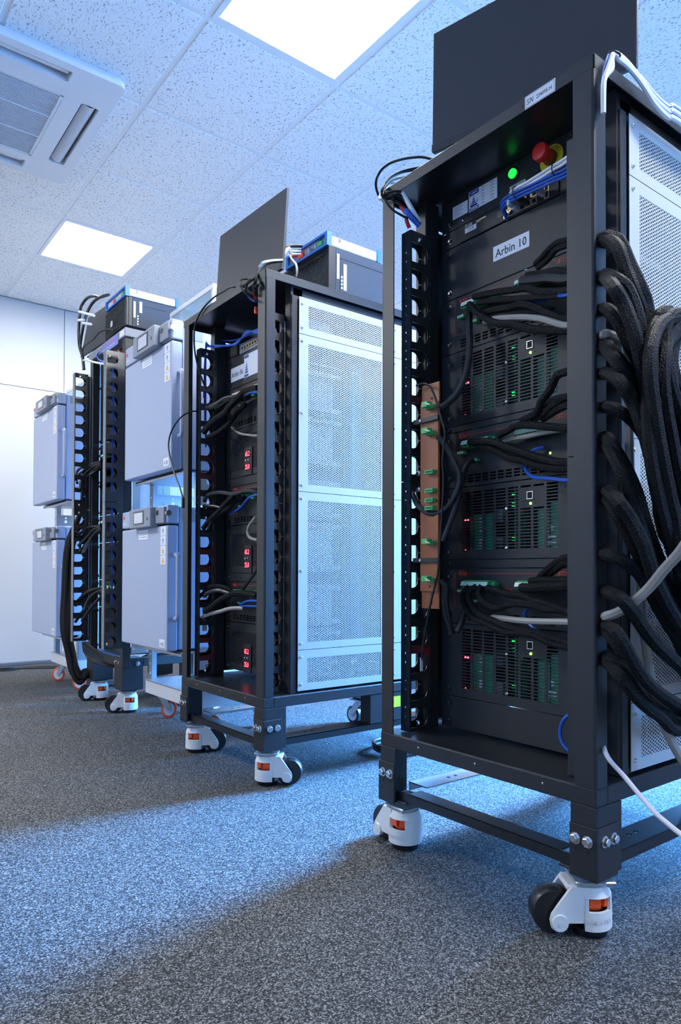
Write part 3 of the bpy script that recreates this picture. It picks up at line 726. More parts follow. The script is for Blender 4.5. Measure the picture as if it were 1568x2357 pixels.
m=MB().box(XP-.0011,XP-.0009,1.188,1.208,1.6735,1.6755).box(XP-.0011,XP-.0009,1.187,1.211,1.6338,1.6362); m.build('white_print',PAPER,o)
m=MB()
for k in range(6): m.box(XP-.0009,XP-.0007,1.128,1.180,1.6335+.0080*k,1.6338+.0080*k); m.box(XP-.0009,XP-.0007,1.165,1.174,1.6355+.0080*k,1.6385+.0080*k); m.box(XP-.0009,XP-.0007,1.134,1.146,1.6358+.0080*k,1.6384+.0080*k)
m.build('grey_print',INKG,o)
o=sticker(t,1.2208,1.2726,1.6325,1.6655); m=MB()
for k in range(8): m.box(XP-.0009,XP-.0007,1.235+.006*(k%3),1.2695,1.6365+.0034*k,1.6378+.0034*k)
m.build('grey_print',INKG,o)
# switch
t=thing('network_switch','slim black network switch with patch cables below the emergency stop','network switch',(XP,1.065,1.56))
MB().rbox(XP-.003,XP+.14,.944,1.245,1.5610,1.6040,.0012).build('case',PANEL,t)
for a in ((1.2452,1.3125),(.8125,.9438)): MB().rbox(XP,XP+.003,a[0],a[1],1.5605,1.6045,.0008).build('mounting_ear',PANEL,t)
ears(t,yR,(1.5792,))
m=MB().text('D-Link',.0115,(XP-.0032,1.2265,1.5925),RT,UP,align='LEFT',cond=.75,lift=.0003).build('lettering',PAPER,t)
o=MB().box(XP-.0038,XP-.003,1.1890,1.2268,1.5780,1.5905).build('label',PAPER,t)
MB().text('TCP IP',.0095,(XP-.0039,1.2078,1.5808),RT,UP,cond=.8,lift=.0002).build('lettering',INK,o)
m=MB().box(XP-.0034,XP-.003,1.158,1.190,1.5945,1.5975).box(XP-.0034,XP-.003,1.176,1.190,1.5915,1.5930)
m.build('gold_print',GOLD,t)
m=MB()
for k in range(8):
    for r in range(3): m.box(XP-.0034,XP-.003,1.118-.0052*k,1.120-.0052*k,1.578+.005*r,1.579+.005*r)
m.build('indicator_marks',GREENW,t,kind='stuff')
for k in range(6):
    for r in range(2):
        y=1.094-.0165*k; z=1.5655+.0175*r
        o=MB().box(XP-.0042,XP-.003,y-.0075,y+.0075,z,z+.0155).build('port',GOLD,t)
        MB().box(XP-.0046,XP-.0042,y-.0052,y+.0052,z+.002,z+.0115).box(XP-.0046,XP-.0042,y-.0022,y+.0022,z+.0115,z+.0135).build('port_opening',DARK,o)
o=MB().box(XP-.0042,XP-.003,.970,.984,1.5645,1.6000).build('fibre_port',GOLD,t); MB().box(XP-.0046,XP-.0042,.973,.981,1.567,1.580).box(XP-.0046,XP-.0042,.973,.981,1.583,1.5975).build('port_opening',DARK,o)
# blank panel with the name sticker
t=plain('blanking_unit','tall black blank panel with the white numbered name sticker, nearest rack','panel',yR,1.4225,1.5590)
sticker(t,1.0277,1.1364,1.4730,1.5100,name='name_sticker'); MB().text('Arbin 10',.0285,(XP-.0009,1.0820,1.4810),RT,UP,cond=.93).build('lettering',INK,t)
TB=lambda:[(1.215,8),(1.047,8)]
termunit('uppermost terminal panel in nearest rack, under the name sticker panel',yR,1.2785,1.4210,1.3725,TB())
slotmod('uppermost slotted power module in the nearest rack',yR,1.0865,1.2770)
plain('blanking_unit','narrow black blank strip below the uppermost slotted module, nearest rack','panel',yR,1.0690,1.0855,sc=1)
termunit('middle terminal panel in nearest rack, between the two upper slotted modules',yR,.9235,1.0680,1.0190,TB())
slotmod('middle slotted power module in the nearest rack',yR,.7365,.9220)
plain('blanking_unit','narrow black blank strip below the middle slotted module, nearest rack','panel',yR,.7140,.7355,sc=1)
termunit('lowest terminal panel in nearest rack, green block in full view',yR,.5715,.7130,.6640,TB())
slotmod('lowest slotted power module in the nearest rack',yR,.3820,.5705)
plain('blanking_unit','plain black blank panel at the very bottom of the nearest rack','panel',yR,.2990,.3810)
# serial plate on the rack lid
o=MB().box(XF-.0012,XF-.0002,.842,.916,ZT-.0275,ZT-.0010).build('serial_plate',PAPER,R1)
m=MB().text('S/N',.017,(XF-.0014,.9105,ZT-.0205),RT,UP,align='LEFT',cond=.62).text('234095-H',.0115,(XF-.0014,.8875,ZT-.0190),RT,UP,align='LEFT',cond=.82)
for a in ((.844,.914,ZT-.0262,ZT-.0256),(.844,.914,ZT-.0030,ZT-.0024),(.844,.8446,ZT-.0262,ZT-.0024),(.9134,.914,ZT-.0262,ZT-.0024)): m.box(XF-.0014,XF-.0012,*a)
m.build('lettering',INK,o)
# ---------------------------------------------- equipment of the middle rack
y2=1.955
def perfmod(label,zb,zt,zd):
    t=thing('power_module',label,'module',(XP,y2+.31,zb))
    m=MB().gridplate(y2+.0575,y2+.5575,zb+.0006,zt-.0006,[(y2+.085,y2+.515,zb+.02,zt-.022)],front,.0025); m.build('faceplate',PANEL,t)
    w,h=.432,(zt-zb)-.040; key='pf%.3f'%h
    if key not in _me:
        q=perf(key+'s',w,h,.004,w-.004,.004,h-.004,p=.0070,r=.0026); _me[key]=q.copy(); _me[key].materials.clear(); _me[key].materials.append(PANEL)
    o=bpy.data.objects.new('mesh_grille',_me[key]); COL.objects.link(o); o.parent=t; o.location=Vector((XP+.0012,y2+.516,zb+.019))-wloc(t); o.rotation_euler=(0,0,-PI/2)
    ears(t,y2,(zb+.012,zt-.02)); chassis(t,y2,zb,zt)
    yd=2.335
    MB().rbox(XP-.004,XP,yd-.030,yd+.026,zd-.082,zd+.026,.001).build('display_plate',PANEL,t)
    for z,s in ((zd,'65.2'),(zd-.050,'25.0')):
        o=MB().rbox(XP-.0055,XP-.004,yd-.021,yd+.019,z-.0135,z+.0135,.0008).build('display',DISPB,t)
        MB().text(s,.026,(XP-.0058,yd-.0,z-.009),RT,UP,cond=.74).build('digits',DISP,o)
    for k in (-.008,.012): shared('knob','knb',lambda:MB().lathe((0,0,0),(-1,0,0),[(0,.004),(.004,.004),(.005,.002)],10),CHROME,t,(XP-.004,yd+k,zd-.026))
    m=MB()
    for k in range(9): m.box(XP-.002,XP,y2+.525-.001,y2+.525+.001,zb+.03+.015*k,zb+.033+.015*k)
    return t
t=plain('blanking_unit','black blank panel with white name sticker and logo label, middle rack','panel',y2,1.4320,1.5590)
sticker(t,2.374,2.478,1.4600,1.5150,name='name_sticker'); MB().text('Arbin 06',.0285,(XP-.0009,2.426,1.4770),RT,UP,cond=.88).build('lettering',INK,t)
o=sticker(t,2.262,2.372,1.4560,1.5440,name='logo_label'); m=MB().box(XP-.0009,XP-.0007,2.338,2.370,1.530,1.542).box(XP-.0009,XP-.0007,2.338,2.370,1.458,1.468)
for k in range(5): m.add([(XP-.0009,2.354-.013*(1-k/5),1.472+.010*k),(XP-.0009,2.354+.013*(1-k/5),1.472+.010*k),(XP-.0009,2.354+.013*(1-(k+1)/5),1.480+.010*k),(XP-.0009,2.354-.013*(1-(k+1)/5),1.480+.010*k)],[(0,3,2,1)])
m.build('blue_print',INKB,o)
t=thing('network_switch','network switch behind blue patch cables at top of the middle rack','network switch',(XP,2.26,1.57))
MB().rbox(XP+.01,XP+.16,2.03,2.43,1.5620,1.6050,.0015).build('case',GREYP,t)
for k in range(8):
    o=MB().box(XP+.006,XP+.0098,2.40-.02*k-.008,2.40-.02*k+.008,1.575,1.592).build('port',GOLD,t); MB().box(XP+.0055,XP+.006,2.40-.02*k-.005,2.40-.02*k+.005,1.577,1.587).build('port_opening',DARK,o)
for a in ((2.4302,2.5125),(2.0125,2.0298)): MB().rbox(XP,XP+.012,a[0],a[1],1.5605,1.6045,.0008).build('mounting_ear',PANEL,t)
t2z=[(1.2650,1.4305,1.075,1.2635,1.157,'uppermost'),(.8880,1.0400,.7000,.8865,.781,'middle'),(.5080,.6650,.3200,.5065,.401,'lowest')]
for zb,zt,mb,mt,zd,w in t2z:
    termunit(w+' terminal panel in the middle rack, hidden behind cable ends',y2,zb,zt,zt-.0485,TB())
    perfmod(w+' mesh fronted power module with red digits, middle rack',mb,mt,zd)
plain('blanking_unit','black blank strip below the uppermost mesh module, middle rack','panel',y2,1.0410,1.0740,sc=1)
plain('blanking_unit','black blank strip below the middle mesh module, middle rack','panel',y2,.6660,.6990,sc=1)
MB().box(1.728,1.790,y2-.0008,y2-.0001,.200,.240).build('arrow_sticker',YEL2,R2)
MB().add([(1.736,y2-.0012,.222),(1.756,y2-.0012,.232),(1.756,y2-.0012,.212)],[(0,1,2)]).build('arrow',INK,R2)
# ------------------------------------------------------------------ far rack (no outer frame)
y3a,y3b=3.360,3.885
R3=thing('equipment_rack','far slim black rack with cable managers and no outer frame, between the blue chambers','rack',(1.48,3.62,0))
cu=[1.740-k*.0694 for k in range(10)]; cl=[.990-k*.0694 for k in range(10)]
sec=[(1.044,1.778,cu),(.330,1.042,cl)]
FL=mat('grey_rail_steel',(.17,.175,.185),.4,bump=.2); manager(R3,1.150,y3a,y3a+.035,sec,fm=FL); manager(R3,1.150,y3b,y3b-.035,sec,fm=FL)
for x0 in (1.243,1.66):
    for y in (y3a,y3b-.042): MB().rbox(x0,x0+.040,y,y+.042,.235,1.860,.003).build('post',BLACK,R3)
for z0,z1 in ((.33,1.042),(1.044,1.778)):
    for y in (y3a-.001,y3b-.002): MB().box(1.2205,1.2428,y,y+.003,z0,z1).build('manager_bracket',BLACK2,R3)
m=MB().rbox(1.238,1.71,y3a-.012,y3b+.012,1.862,1.905,.002); m.build('top_plate',GREYP,R3)
o=MB().box(1.2368,1.2378,3.44,3.66,1.845,1.898).build('top_label',mat('violet_label',(.20,.22,.55),.5),R3)
MB().box(1.2363,1.2368,3.47,3.62,1.876,1.884).build('red_print',mat('faded_red_print',(.45,.16,.30),.5),o); MB().box(1.2363,1.2368,3.48,3.60,1.860,1.866).build('pale_print',mat('faded_pale_print',(.40,.45,.70),.5),o)
MB().box(1.2370,1.2378,3.356,3.42,1.868,1.898).build('white_label',PAPER,R3)
for x0,sx in ((1.25,1),(1.71,-1)):
    for y in (3.385,3.815):
        leg=MB().rbox(x0,x0+sx*.110,y,y+.110,.115,.275,.003).build('leg',BLACK,R3)
        if sx>0:
            for k in (.03,.08):
                shared('bolt','hb-x',None,CHROME,leg,(x0-.0004,y+k,.252))
                shared('bolt','hb-y',None,CHROME,leg,(x0+k,y-.0004,.247))
MB().rbox(1.256,1.29,3.495,3.815,.232,.274,.002).build('front_beam',BLACK,R3)
for y in (3.385,3.885): MB().rbox(1.36,1.60,y,y+.04,.232,.274,.002).build('side_beam',BLACK,R3)
side_panels(R3,1.285,y3a-.004,[1.85,1.40,.95,.50,.30],.40); side_panels(R3,1.285,y3b+.0025,[1.85,1.40,.95,.50,.30],.40,near=False)
for y,d in ((3.442,150),(3.868,160)): caster(R3,1.308,y,d); caster(R3,1.652,y,100)
XP=1.287; y3=3.3145
t=thing('control_unit','black panel with orange emergency stop at the top of the far rack','panel',(XP,3.62,1.73))
MB().rbox(XP,XP+.003,y3+.0575+.03,y3+.5575-.03,1.7300,1.8590,.0008).build('faceplate',PANEL,t)
MB().cyl((XP,3.445,1.795),(-1,0,0),.027,.0012,28).build('yellow_plate',YEL,t)
MB().lathe((XP-.001,3.445,1.795),(-1,0,0),[(0,.014),(.03,.015),(.034,.019),(.046,.019),(.05,.014)],20).build('red_button',mat('orange_red_button',(.85,.10,.04),.4),t,smooth=True)
plain('blanking_unit','dark blank panel under the emergency stop panel of the far rack','panel',y3,1.40,1.7285,GLOSSP,x=XP,w=(.088,.528))
plain('blanking_unit','tall glossy dark panel above the uppermost green block of the far rack','panel',y3,1.155,1.398,GLOSSP,x=XP,w=(.088,.528))
def farterm(label,zb,zt):
    t=thing('terminal_unit',label,'terminal panel',(XP,3.62,zb)); MB().rbox(XP,XP+.003,3.4025,3.8425,zb+.0006,zt-.0006,.0008).build('faceplate',PANEL,t)
    termblock(t,3.73,11,zt-.0485,XP,.0110); termblock(t,3.58,11,zt-.0485,XP,.0110); ears(t,y3+.01,(zt-.02,),XP)
    MB().rbox(XP-.001,XP,3.42,3.425,zb+.06,zb+.065,.0005).build('status_light',LEDG,t); return t
def farmod(label,zb,zt):
    t=thing('power_module',label,'module',(XP,3.62,zb)); MB().rbox(XP,XP+.003,3.4025,3.8425,zb+.0006,zt-.0006,.0008).build('faceplate',GLOSSP,t)
    for z,s in ((zb+.105,'65.2'),(zb+.055,'25.0')):
        o=MB().rbox(XP-.003,XP,3.425,3.465,z-.0135,z+.0135,.0008).build('display',DISPB,t); MB().text(s,.026,(XP-.0033,3.445,z-.009),RT,UP,cond=.74).build('digits',DISP,o)
        MB().box(XP-.0015,XP,3.408,3.423,z-.010,z+.010).build('white_marker',PAPER,t)
    ears(t,y3+.01,(zb+.02,zt-.02),XP); return t
ft=[at(222,y,'X',XP).z+.042 for y in (1062,1208,1352)]
for k,w in enumerate(('uppermost','middle','lowest')):
    farterm(w+' terminal panel with green block in the far rack',ft[k]-.145,ft[k])
    zb=(ft[k+1] if k<2 else .283)+.002
    farmod(w+' glossy dark power module in the far rack',zb,ft[k]-.147)
XP=1.350
# ------------------------------------------------------------------ blue climate chambers on steel carts
def chamber(label,xf,y0,y1,zb,zd,zt,foot):
    t=thing('climate_chamber',label,'test chamber',(xf+.2,(y0+y1)/2,zb))
    MB().rbox(xf,xf+.048,y0,y1,zb,zd,.006,3).build('door',LAV,t)
    MB().rbox(xf+.052,xf+.44,y0+.006,y1-.006,zb+.004,zt-.004,.006,2).build('body',LAV,t)
    MB().box(xf+.020,xf+.05,y0+.006,y1-.006,zd-.004,zd+.012).build('door_gasket',DARK,t)
    MB().rbox(xf,xf+.051,y0,y1,zd+.008,zt,.006,3).build('header',LAV,t)
    h=zt-zd-.008
    d=MB().rbox(xf-.034,xf+.004,y0+.103,y0+.345,zd-.002,zt-.004,.004,2).build('control_box',GREYP,t)
    o=MB().rbox(xf-.0352,xf-.033,y0+.170,y0+.290,zd+.012,zt-.014,.001).build('screen_bezel',BLACK2,d)
    MB().box(xf-.0360,xf-.0352,y0+.182,y0+.278,zd+.018,zt-.022).build('screen',SCREEN,d)
    MB().lathe((xf-.034,y0+.135,(zd+zt)/2-.01),(-1,0,0),[(0,.007),(.001,.007),(.0015,.004)],14).build('button',BLACK2,d)
    MB().rbox(xf-.012,xf+.004,y0+.012,y0+.100,zd+.010,zt-.008,.003,2).build('latch_plate',GREYP,t)
    MB().rbox(xf-.0136,xf-.0118,y0+.004+.06,y0+.088,zd+.045,zd+.065,.001).build('latch',BLACK2,t)
    MB().cyl((xf,y0-.0+.022 if False else y0+.006,zd+.05),(0,-1,0),.010,.02,14,r2=.012).build('knob',ZINC,t)
    MB().box(xf-.0010,xf-.0002,y1-.032,y1-.012,zd+.05,zd+.066).build('red_logo',RED,t)
    MB().box(xf-.0010,xf-.0002,y1-.050,y1-.012,zd+.027,zd+.031).build('white_print',PAPER,t)
    MB().rbox(xf+.075,xf+.145,y0-.0005+.005,y0+.0065,zd+.018,zt-.014,.001).build('rating_plate',GREYP,t)
    # side handle, a moulded bar standing off the door edge
    zm=zb+.27; m=MB()
    m.tube([(xf+.034,y0+.002,zm+.135),(xf+.034,y0-.022,zm+.130),(xf+.034,y0-.030,zm+.112),(xf+.034,y0-.030,zm-.112),(xf+.034,y0-.022,zm-.130),(xf+.034,y0+.002,zm-.135)],.0095,8,4)
    m.build('handle',LAV,t,smooth=True)
    o=MB().rbox(xf-.0010,xf-.0002,y0+.205,y0+.312,zd-.052,zd-.010,.0002).build('paper_label',PAPER,t)
    m=MB()
    for k in range(3): m.box(xf-.0013,xf-.0010,y0+.215,y0+.300,zd-.022-.010*k,zd-.019-.010*k)
    m.build('grey_print',INKG,o)
    for k in range(4):
        z=zd-.024-.0405*k
        o=MB().rbox(xf-.0010,xf-.0002,y0+.014,y0+.068,z-.0185,z+.0195,.0002).build('warning_sticker',PAPER,t)
        m=MB()
        if k<2:
            m.cyl((xf-.0010,y0+.043,z+.003),(-1,0,0),.009,.0004,14); m.box(xf-.0014,xf-.001,y0+.040,y0+.046,z-.013,z-.004); m.build('pictogram',INKG,o)
        else:
            m.add([(xf-.0014,y0+.028,z-.012),(xf-.0014,y0+.054,z-.012),(xf-.0014,y0+.041,z+.014)],[(1,0,2)]); m.build('pictogram',WARN,o)
    o=MB().rbox(xf-.0010,xf-.0002,y0+.020,y0+.075,zb+.014,zb+.048,.0002).build('paper_label',PAPER,t)
    MB().box(xf-.0013,xf-.0010,y0+.030,y0+.050,zb+.020,zb+.036).cyl((xf-.001,y0+.062,zb+.028),(-1,0,0),.006,.0004,10).build('grey_print',INKG,o)
    if foot:
        m=MB()
        for fy in (y0+.05,y1-.05):
            for fx in (xf+.10,xf+.40): m.cyl((fx,fy,foot),'z',.018,zb+.006-foot,12)
        m.build('feet',RUBBER,t)
    return t
def cart(label,x0,y0,y1,zr,zlow,zshelf,ztop,castd,open_top=True):
    """galvanised steel stand: frame rails, four slotted angle posts, braces, shelf plate, swivel castors"""
    t=thing('steel_cart',label,'cart',((x0+1.70)/2,(y0+y1)/2,0)); x1=1.70
    for a in ((x0,x0+.003,y0,y1),(x1-.003,x1,y0,y1),(x0+.003,x1-.003,y0,y0+.003),(x0+.003,x1-.003,y1-.003,y1)): MB().rbox(*a,zr,zr+.060,.001).build('frame_rail',LGREY,t)
    MB().rbox(x0-.004,x1+.004,y0-.004,y1+.004,zr+.060,zr+.064,.001).build('deck',STEEL,t)
    hole=lambda cx,cy,r=.006:[(cx+r*math.cos(2*PI*k/8),cy+r*math.sin(2*PI*k/8)) for k in range(8)]
    for x,sx in ((x0+.012,1),(x1-.012,-1)):
        for y,sg in ((y0+.006,1),(y1-.006,-1)):
            for pa,pb in ((zr+.064,zlow-.006),(ztop+.001,zshelf-.006)):
                m=MB().rbox(x,x+sx*.040,y,y+sg*.0025,pa,pb,.0005)
                hs=[hole(y+sg*.02,pa+.03+.045*k,.006) for k in range(int((pb-pa-.02)/.045))]
                m.poly([(y,pa),(y+sg*.04,pa),(y+sg*.04,pb),(y,pb)],hs,lambda a,b,d,x=x,sx=sx:(x+sx*d,a,b),.0025)
                m.build('post',STEEL,t)
    for y,sg in ((y0+.010,1),(y1-.010,-1)):
        for z in (zlow-.055,zshelf-.118):
            hs=[hole(x0+.08+.05*k,z+.028,.010) for k in range(6)]+[hole(x0+.08+.05*k,z+.052,.006) for k in range(6)]
            MB().poly([(x0+.014,z),(x1-.014,z),(x1-.014,z+.07),(x0+.014,z+.07)],hs,lambda a,b,d,y=y:(a,y+d,b),.002).build('brace',STEEL,t)
    for z,n in ((zlow,'shelf'),(zshelf,'shelf')):
        MB().rbox(x0-.06,x1,y0+.012,y1-.012,z-.006,z,.001).rbox(x0-.06,x0-.057,y0+.012,y1-.012,z-.016,z,.0008).build(n,STEEL,t)
    for x in (x0+.07,x1-.07):
        for y in (y0+.045,y1-.035): swivel(t,x,y,castd+(0 if x<1.5 else 40),zr)
    return t
cart('galvanised steel cart under the two blue chambers between the middle and far racks',1.31,2.70,3.235,.127,.366,1.128,.984,-30)
chamber('upper blue climate chamber between the middle and far racks',1.200,2.712,3.238,1.133,1.665,1.756,1.128)
chamber('lower blue climate chamber between the middle and far racks',1.200,2.742,3.262,.372,.8985,.984,.366)
cart('galvanised steel cart under the two farthest chambers by the back wall',1.275,4.20,4.71,.127,.318,1.120,.970,150)
chamber('upper blue climate chamber of the farthest stack by the back wall',1.160,4.212,4.738,1.125,1.677,1.752,1.120)
chamber('lower blue climate chamber of the farthest stack by the back wall',1.160,4.205,4.738,.326,.890,.970,.318)
def hood(label,x,ya,yb,z0,z1):
    t=thing('glass_cabinet',label,'cabinet',(x+.12,(ya+yb)/2,z0))
    MB().rbox(x,x+.22,ya,yb,z1-.022,z1,.002).build('lid',LGREY,t)
    for y in (ya,yb-.018): MB().rbox(x,x+.018,y,y+.018,z0,z1-.022,.002).rbox(x+.2,x+.22,y,y+.018,z0,z1-.022,.002).build('upright',LGREY,t)
    MB().rbox(x,x+.22,ya,yb,z0,z0+.012,.002).build('base',LGREY,t)
    MB().box(x+.006,x+.010,ya+.018,yb-.018,z0+.012,z1-.022).build('front_glass',FILM,t)
    MB().box(x+.018,x+.2,ya+.006,ya+.010,z0+.012,z1-.022).build('side_glass',FILM,t)
    MB().box(x+.20,x+.204,ya+.018,yb-.018,z0+.012,z1-.022).build('back_sheet',LGREY,t)
hood('white framed glass cabinet on top of the nearer blue chamber stack',1.42,2.775,3.235,1.753,1.980)
hood('white framed glass cabinet on top of the farthest blue chamber stack',1.36,4.20,4.735,1.753,1.90)
# ------------------------------------------------------------------ monitors
def monitor(label,pl,pr,z0,z1,base,tilt,foot=True):
    """pl, pr: left and right lower corners (x,y); a flat dark panel on a stand, face towards -X"""
    a=Vector((*pl,0)); b=Vector((*pr,0)); w=(b-a).length; ang=math.atan2((b-a).y,(b-a).x); c=(a+b)/2
    t=thing('monitor',label,'monitor',(c.x,c.y,base),ang)
    h=z1-z0; T=math.tan(math.radians(tilt)); zl=z0-base
    def sh(x0,x1,y0,y1,za,zb,r):
        m=MB().rbox(x0,x1,y0,y1,za,zb,r,2); m.v=[(x,y+(z-zl)*T,z) for x,y,z in m.v]; return m
    sh(-w/2,w/2,0,.012,zl,zl+h,.002).build('screen_panel',MON,t,local=True)
    m=sh(-w/2,w/2,-.0025,0,zl,zl+.020,.001); m.build('chin',MON2,t,local=True)
    m=sh(-w/2+.09,w/2-.09,.012,.040,zl+.03,zl+h-.07,.008); m.build('rear_housing',MON2,t,local=True)
    MB().rbox(-.035,.035,.040+T*.1,.056+T*.1,.004,zl+h*.55,.004).build('stand_neck',MON2,t,local=True)
    MB().rbox(-.12,.12,-.03+.04,.17,0,.008,.003).build('stand_foot',MON2,t,local=True)
    return t
monitor('large dark monitor on top of the nearest rack, cut off by the photo top',(1.252,1.2525),(1.374,.772),1.766,2.075,ZT+.0005,1)
monitor('dark monitor on top of the middle rack, leaning slightly back',(1.285,2.492),(1.300,2.030),1.752,2.045,ZT+.0005,4)
monitor('tilted grey monitor at the left on top of the far rack',(1.235,4.03),(1.255,3.665),1.92,2.155,1.9055,10)
# ------------------------------------------------------------------ computers and instruments on the racks
def computer(label,x0,x1,y0,y1,z0,h,grille):
    t=thing('computer',label,'computer',((x0+x1)/2,(y0+y1)/2,z0)); zb=z0+.012; zt=zb+h
    MB().rbox(x0+.03,x1,y0,y1,zb,zt,.003,2).build('case',PCBODY,t)
    if grille:
        MB().gridplate(y0,y1,zb,zt,[(y0+.016,y1-.016,zb+.014,zt-.010)],lambda a,b,d:(x0+d,a,b),.030).build('front_bezel',PCFRONT,t)
        w=y1-y0-.03; hh=zt-zb-.022; q=perf('pcgrille%.3f'%hh,w,hh,.002,w-.002,.002,hh-.002,p=.0125,r=.0052)
        me=q.copy(); me.materials.clear(); me.materials.append(PCFRONT)
        o=bpy.data.objects.new('mesh_grille',me); COL.objects.link(o); o.parent=t; o.location=Vector((x0+.003,y1-.015,zb+.013))-wloc(t); o.rotation_euler=(0,0,-PI/2)
        MB().box(x0+.026,x0+.029,y0+.016,y1-.016,zb+.014,zt-.010).build('inner_filter',LGREY,t)
    else:
        m=MB().rbox(x0+.012,x0+.031,y0,y1,zb,zt,.002)
        n=15
        for k in range(n): m.rbox(x0,x0+.013,y0+.03,y1-.004,zb+.006+(h-.012)*k/n,zb+.006+(h-.012)*(k+.62)/n,.001)
        m.rbox(x0,x0+.013,y0+.002,y0+.028,zb+.002,zt-.002,.002); m.build('front_bezel',PCFRONT,t)
        MB().lathe((x0,(y0+y1)/2+.05,zb+h*.42),(-1,0,0),[(0,.017),(.002,.017),(.0021,.014),(.001,.014)],20).build('round_badge',LGREY,t)
    MB().rbox(x0+.034,x1-.004,y0-.0012,y0+.001,zt-.034,zt-.031,.0005).box(x0+.050,x0+.0508,y0-.0012,y0+.001,zb+.002,zt-.034).build('panel_seam',PCFRONT,t)
    MB().box(x0+.036,x0+.047,y0-.0012,y0-.0004,zb+.045,zt-.02).box(x0+.066,x0+.080,y0-.0012,y0-.0004,zb+(.01 if grille else .075),zt-(.05 if grille else .015)).build('white_label',PAPER,t)
    m=MB()
    for k in range(4): m.box(x0+.055,x0+.062,y0-.0012,y0-.0004,zb+.012+.013*k,zb+.020+.013*k)
    m.build('white_marks',PAPER,t)
    m=MB()
    for x in (x0+.05,x1-.04):
        for y in (y0+.025,y1-.025): m.cyl((x,y,z0),'z',.012,.013,10)
    m.build('feet',RUBBER,t); return t
def instrument(label,x0,x1,y0,y1,z0,h):
    """bench instrument: pale case, blue bumper frames at both ends, connector panel to the front"""
    t=thing('bench_instrument',label,'instrument',((x0+x1)/2,(y0+y1)/2,z0)); z1=z0+h
    MB().rbox(x0+.02,x1-.015,y0+.006,y1-.006,z0+.006,z1-.008,.003).build('case',BEIGE,t)
    for xa,xb in ((x0,x0+.022),(x1-.016,x1)):
        MB().gridplate(y0,y1,z0,z1,[(y0+.014,y1-.014,z0+.008,z1-.008)],lambda a,b,d,xa=xa:(xa+d,a,b),xb-xa).build('blue_bumper',BLUEPL,t)
    o=MB().box(x0+.010,x0+.019,y0+.012,y1-.012,z0+.006,z1-.006).build('front_panel',LGREY,t)
    for k,(yy,mm) in enumerate(((.05,GREENC),(.09,ZINC),(.13,ZINC),(.17,REDBTN))):
        if y0+yy+.02<y1: MB().rbox(x0+.002,x0+.011,y0+yy-.014,y0+yy+.014,z0+.012,z0+h*.62,.002).build('connector',mm,o)
    MB().text('GAMRY',h*.22,(x0+.0095,y0+.050,z1-h*.32),RT,UP,cond=1).build('lettering',INK,o)
    MB().box(x0+.055,x0+.065,y0+.004,y0+.0065,z0+h*.68,z0+h*.72).box(x0+.055,x0+.065,y0+.004,y0+.0065,z0+h*.55,z0+h*.59).build('vent_slits',INK,t)
    return t
computer('grey computer with open mesh front lying on top of the middle rack',1.470,1.775,1.985,2.300,ZT+.0006,.155,True)
instrument('white instrument with blue end frames on the computer of the middle rack',1.462,1.715,1.985,2.255,1.868,.050)
computer('grey computer with ribbed black front on top of the far rack',1.245,1.60,3.352,3.66,1.9058,.145,False)
instrument('white instrument with blue end frames on the computer of the far rack',1.240,1.52,3.352,3.64,2.0634,.050)
# marker pen lying in front of the nearer upper chamber header
# ------------------------------------------------------------------ things on the floor at the back
t=thing('equipment_case','white equipment case on the floor seen under the middle rack','case',(1.9,3.46,0))
MB().rbox(1.75,2.05,3.32,3.62,.0,.36,.006,2).build('body',WHITE,t); MB().rbox(1.744,1.7505,3.345,3.42,.06,.16,.001).build('label_plate',GREYP,t)
# ------------------------------------------------------------------ cables
ORD=['topmost','second from the top','third from the top','fourth from the top','fifth from the top','sixth from the top','seventh from the top','eighth from the top','ninth from the top','tenth from the top']+[w+' from the top' for w in ('eleventh','twelfth','thirteenth','fourteenth','fifteenth','sixteenth','seventeenth','eighteenth','nineteenth','twentieth')]
def rank(objs,keys,fmt):
    """labels by height: objs carry keys, the highest first"""
    for i,j in enumerate(sorted(range(len(objs)),key=lambda q:-keys[q])): objs[j]['label']=fmt%(ORD[i] if i<len(objs)-1 else 'lowest')
def cable(name,label,group,pts,r,m,cat='cable',n=8,sm=5):
    o=MB().tube(pts,r,n,sm).build(name,m,None,smooth=True); return tag(o,label,cat,group)
def px(crop,sc,pts,ax,vals):
    """points read off a plane of the scene (origin of the reading, scale) -> world points at real depth"""
    n=len(pts); out=[]
    for i,(a,b) in enumerate(pts):
        v=vals if not isinstance(vals,(list,tuple)) else vals[0]+(vals[-1]-vals[0])*i/max(1,n-1) if len(vals)==2 else vals[i]
        out.append(at(crop[0]+a/sc,crop[1]+b/sc,ax,v))
    return out
def frontset(crop,sc,items,label,group,name='braided_cable'):
    os_,ks=[],[]
    for pts,r,m,(xa,xb) in items:
        P=px(crop,sc,pts,'X',(xa,xb)); last=P[-1]; P.append(Vector((xb-.01,last.y-.045,last.z-.002)))
        os_.append(cable(name,label,group,P,r,m)); ks.append(last.z)
    rank(os_,ks,label.split(' of the ')[0]+', %s at the right post')
S9=4.9; c1=(1010,620); c2=(1010,960); c3=(1010,1280); c4=(1010,280)
B=.0085
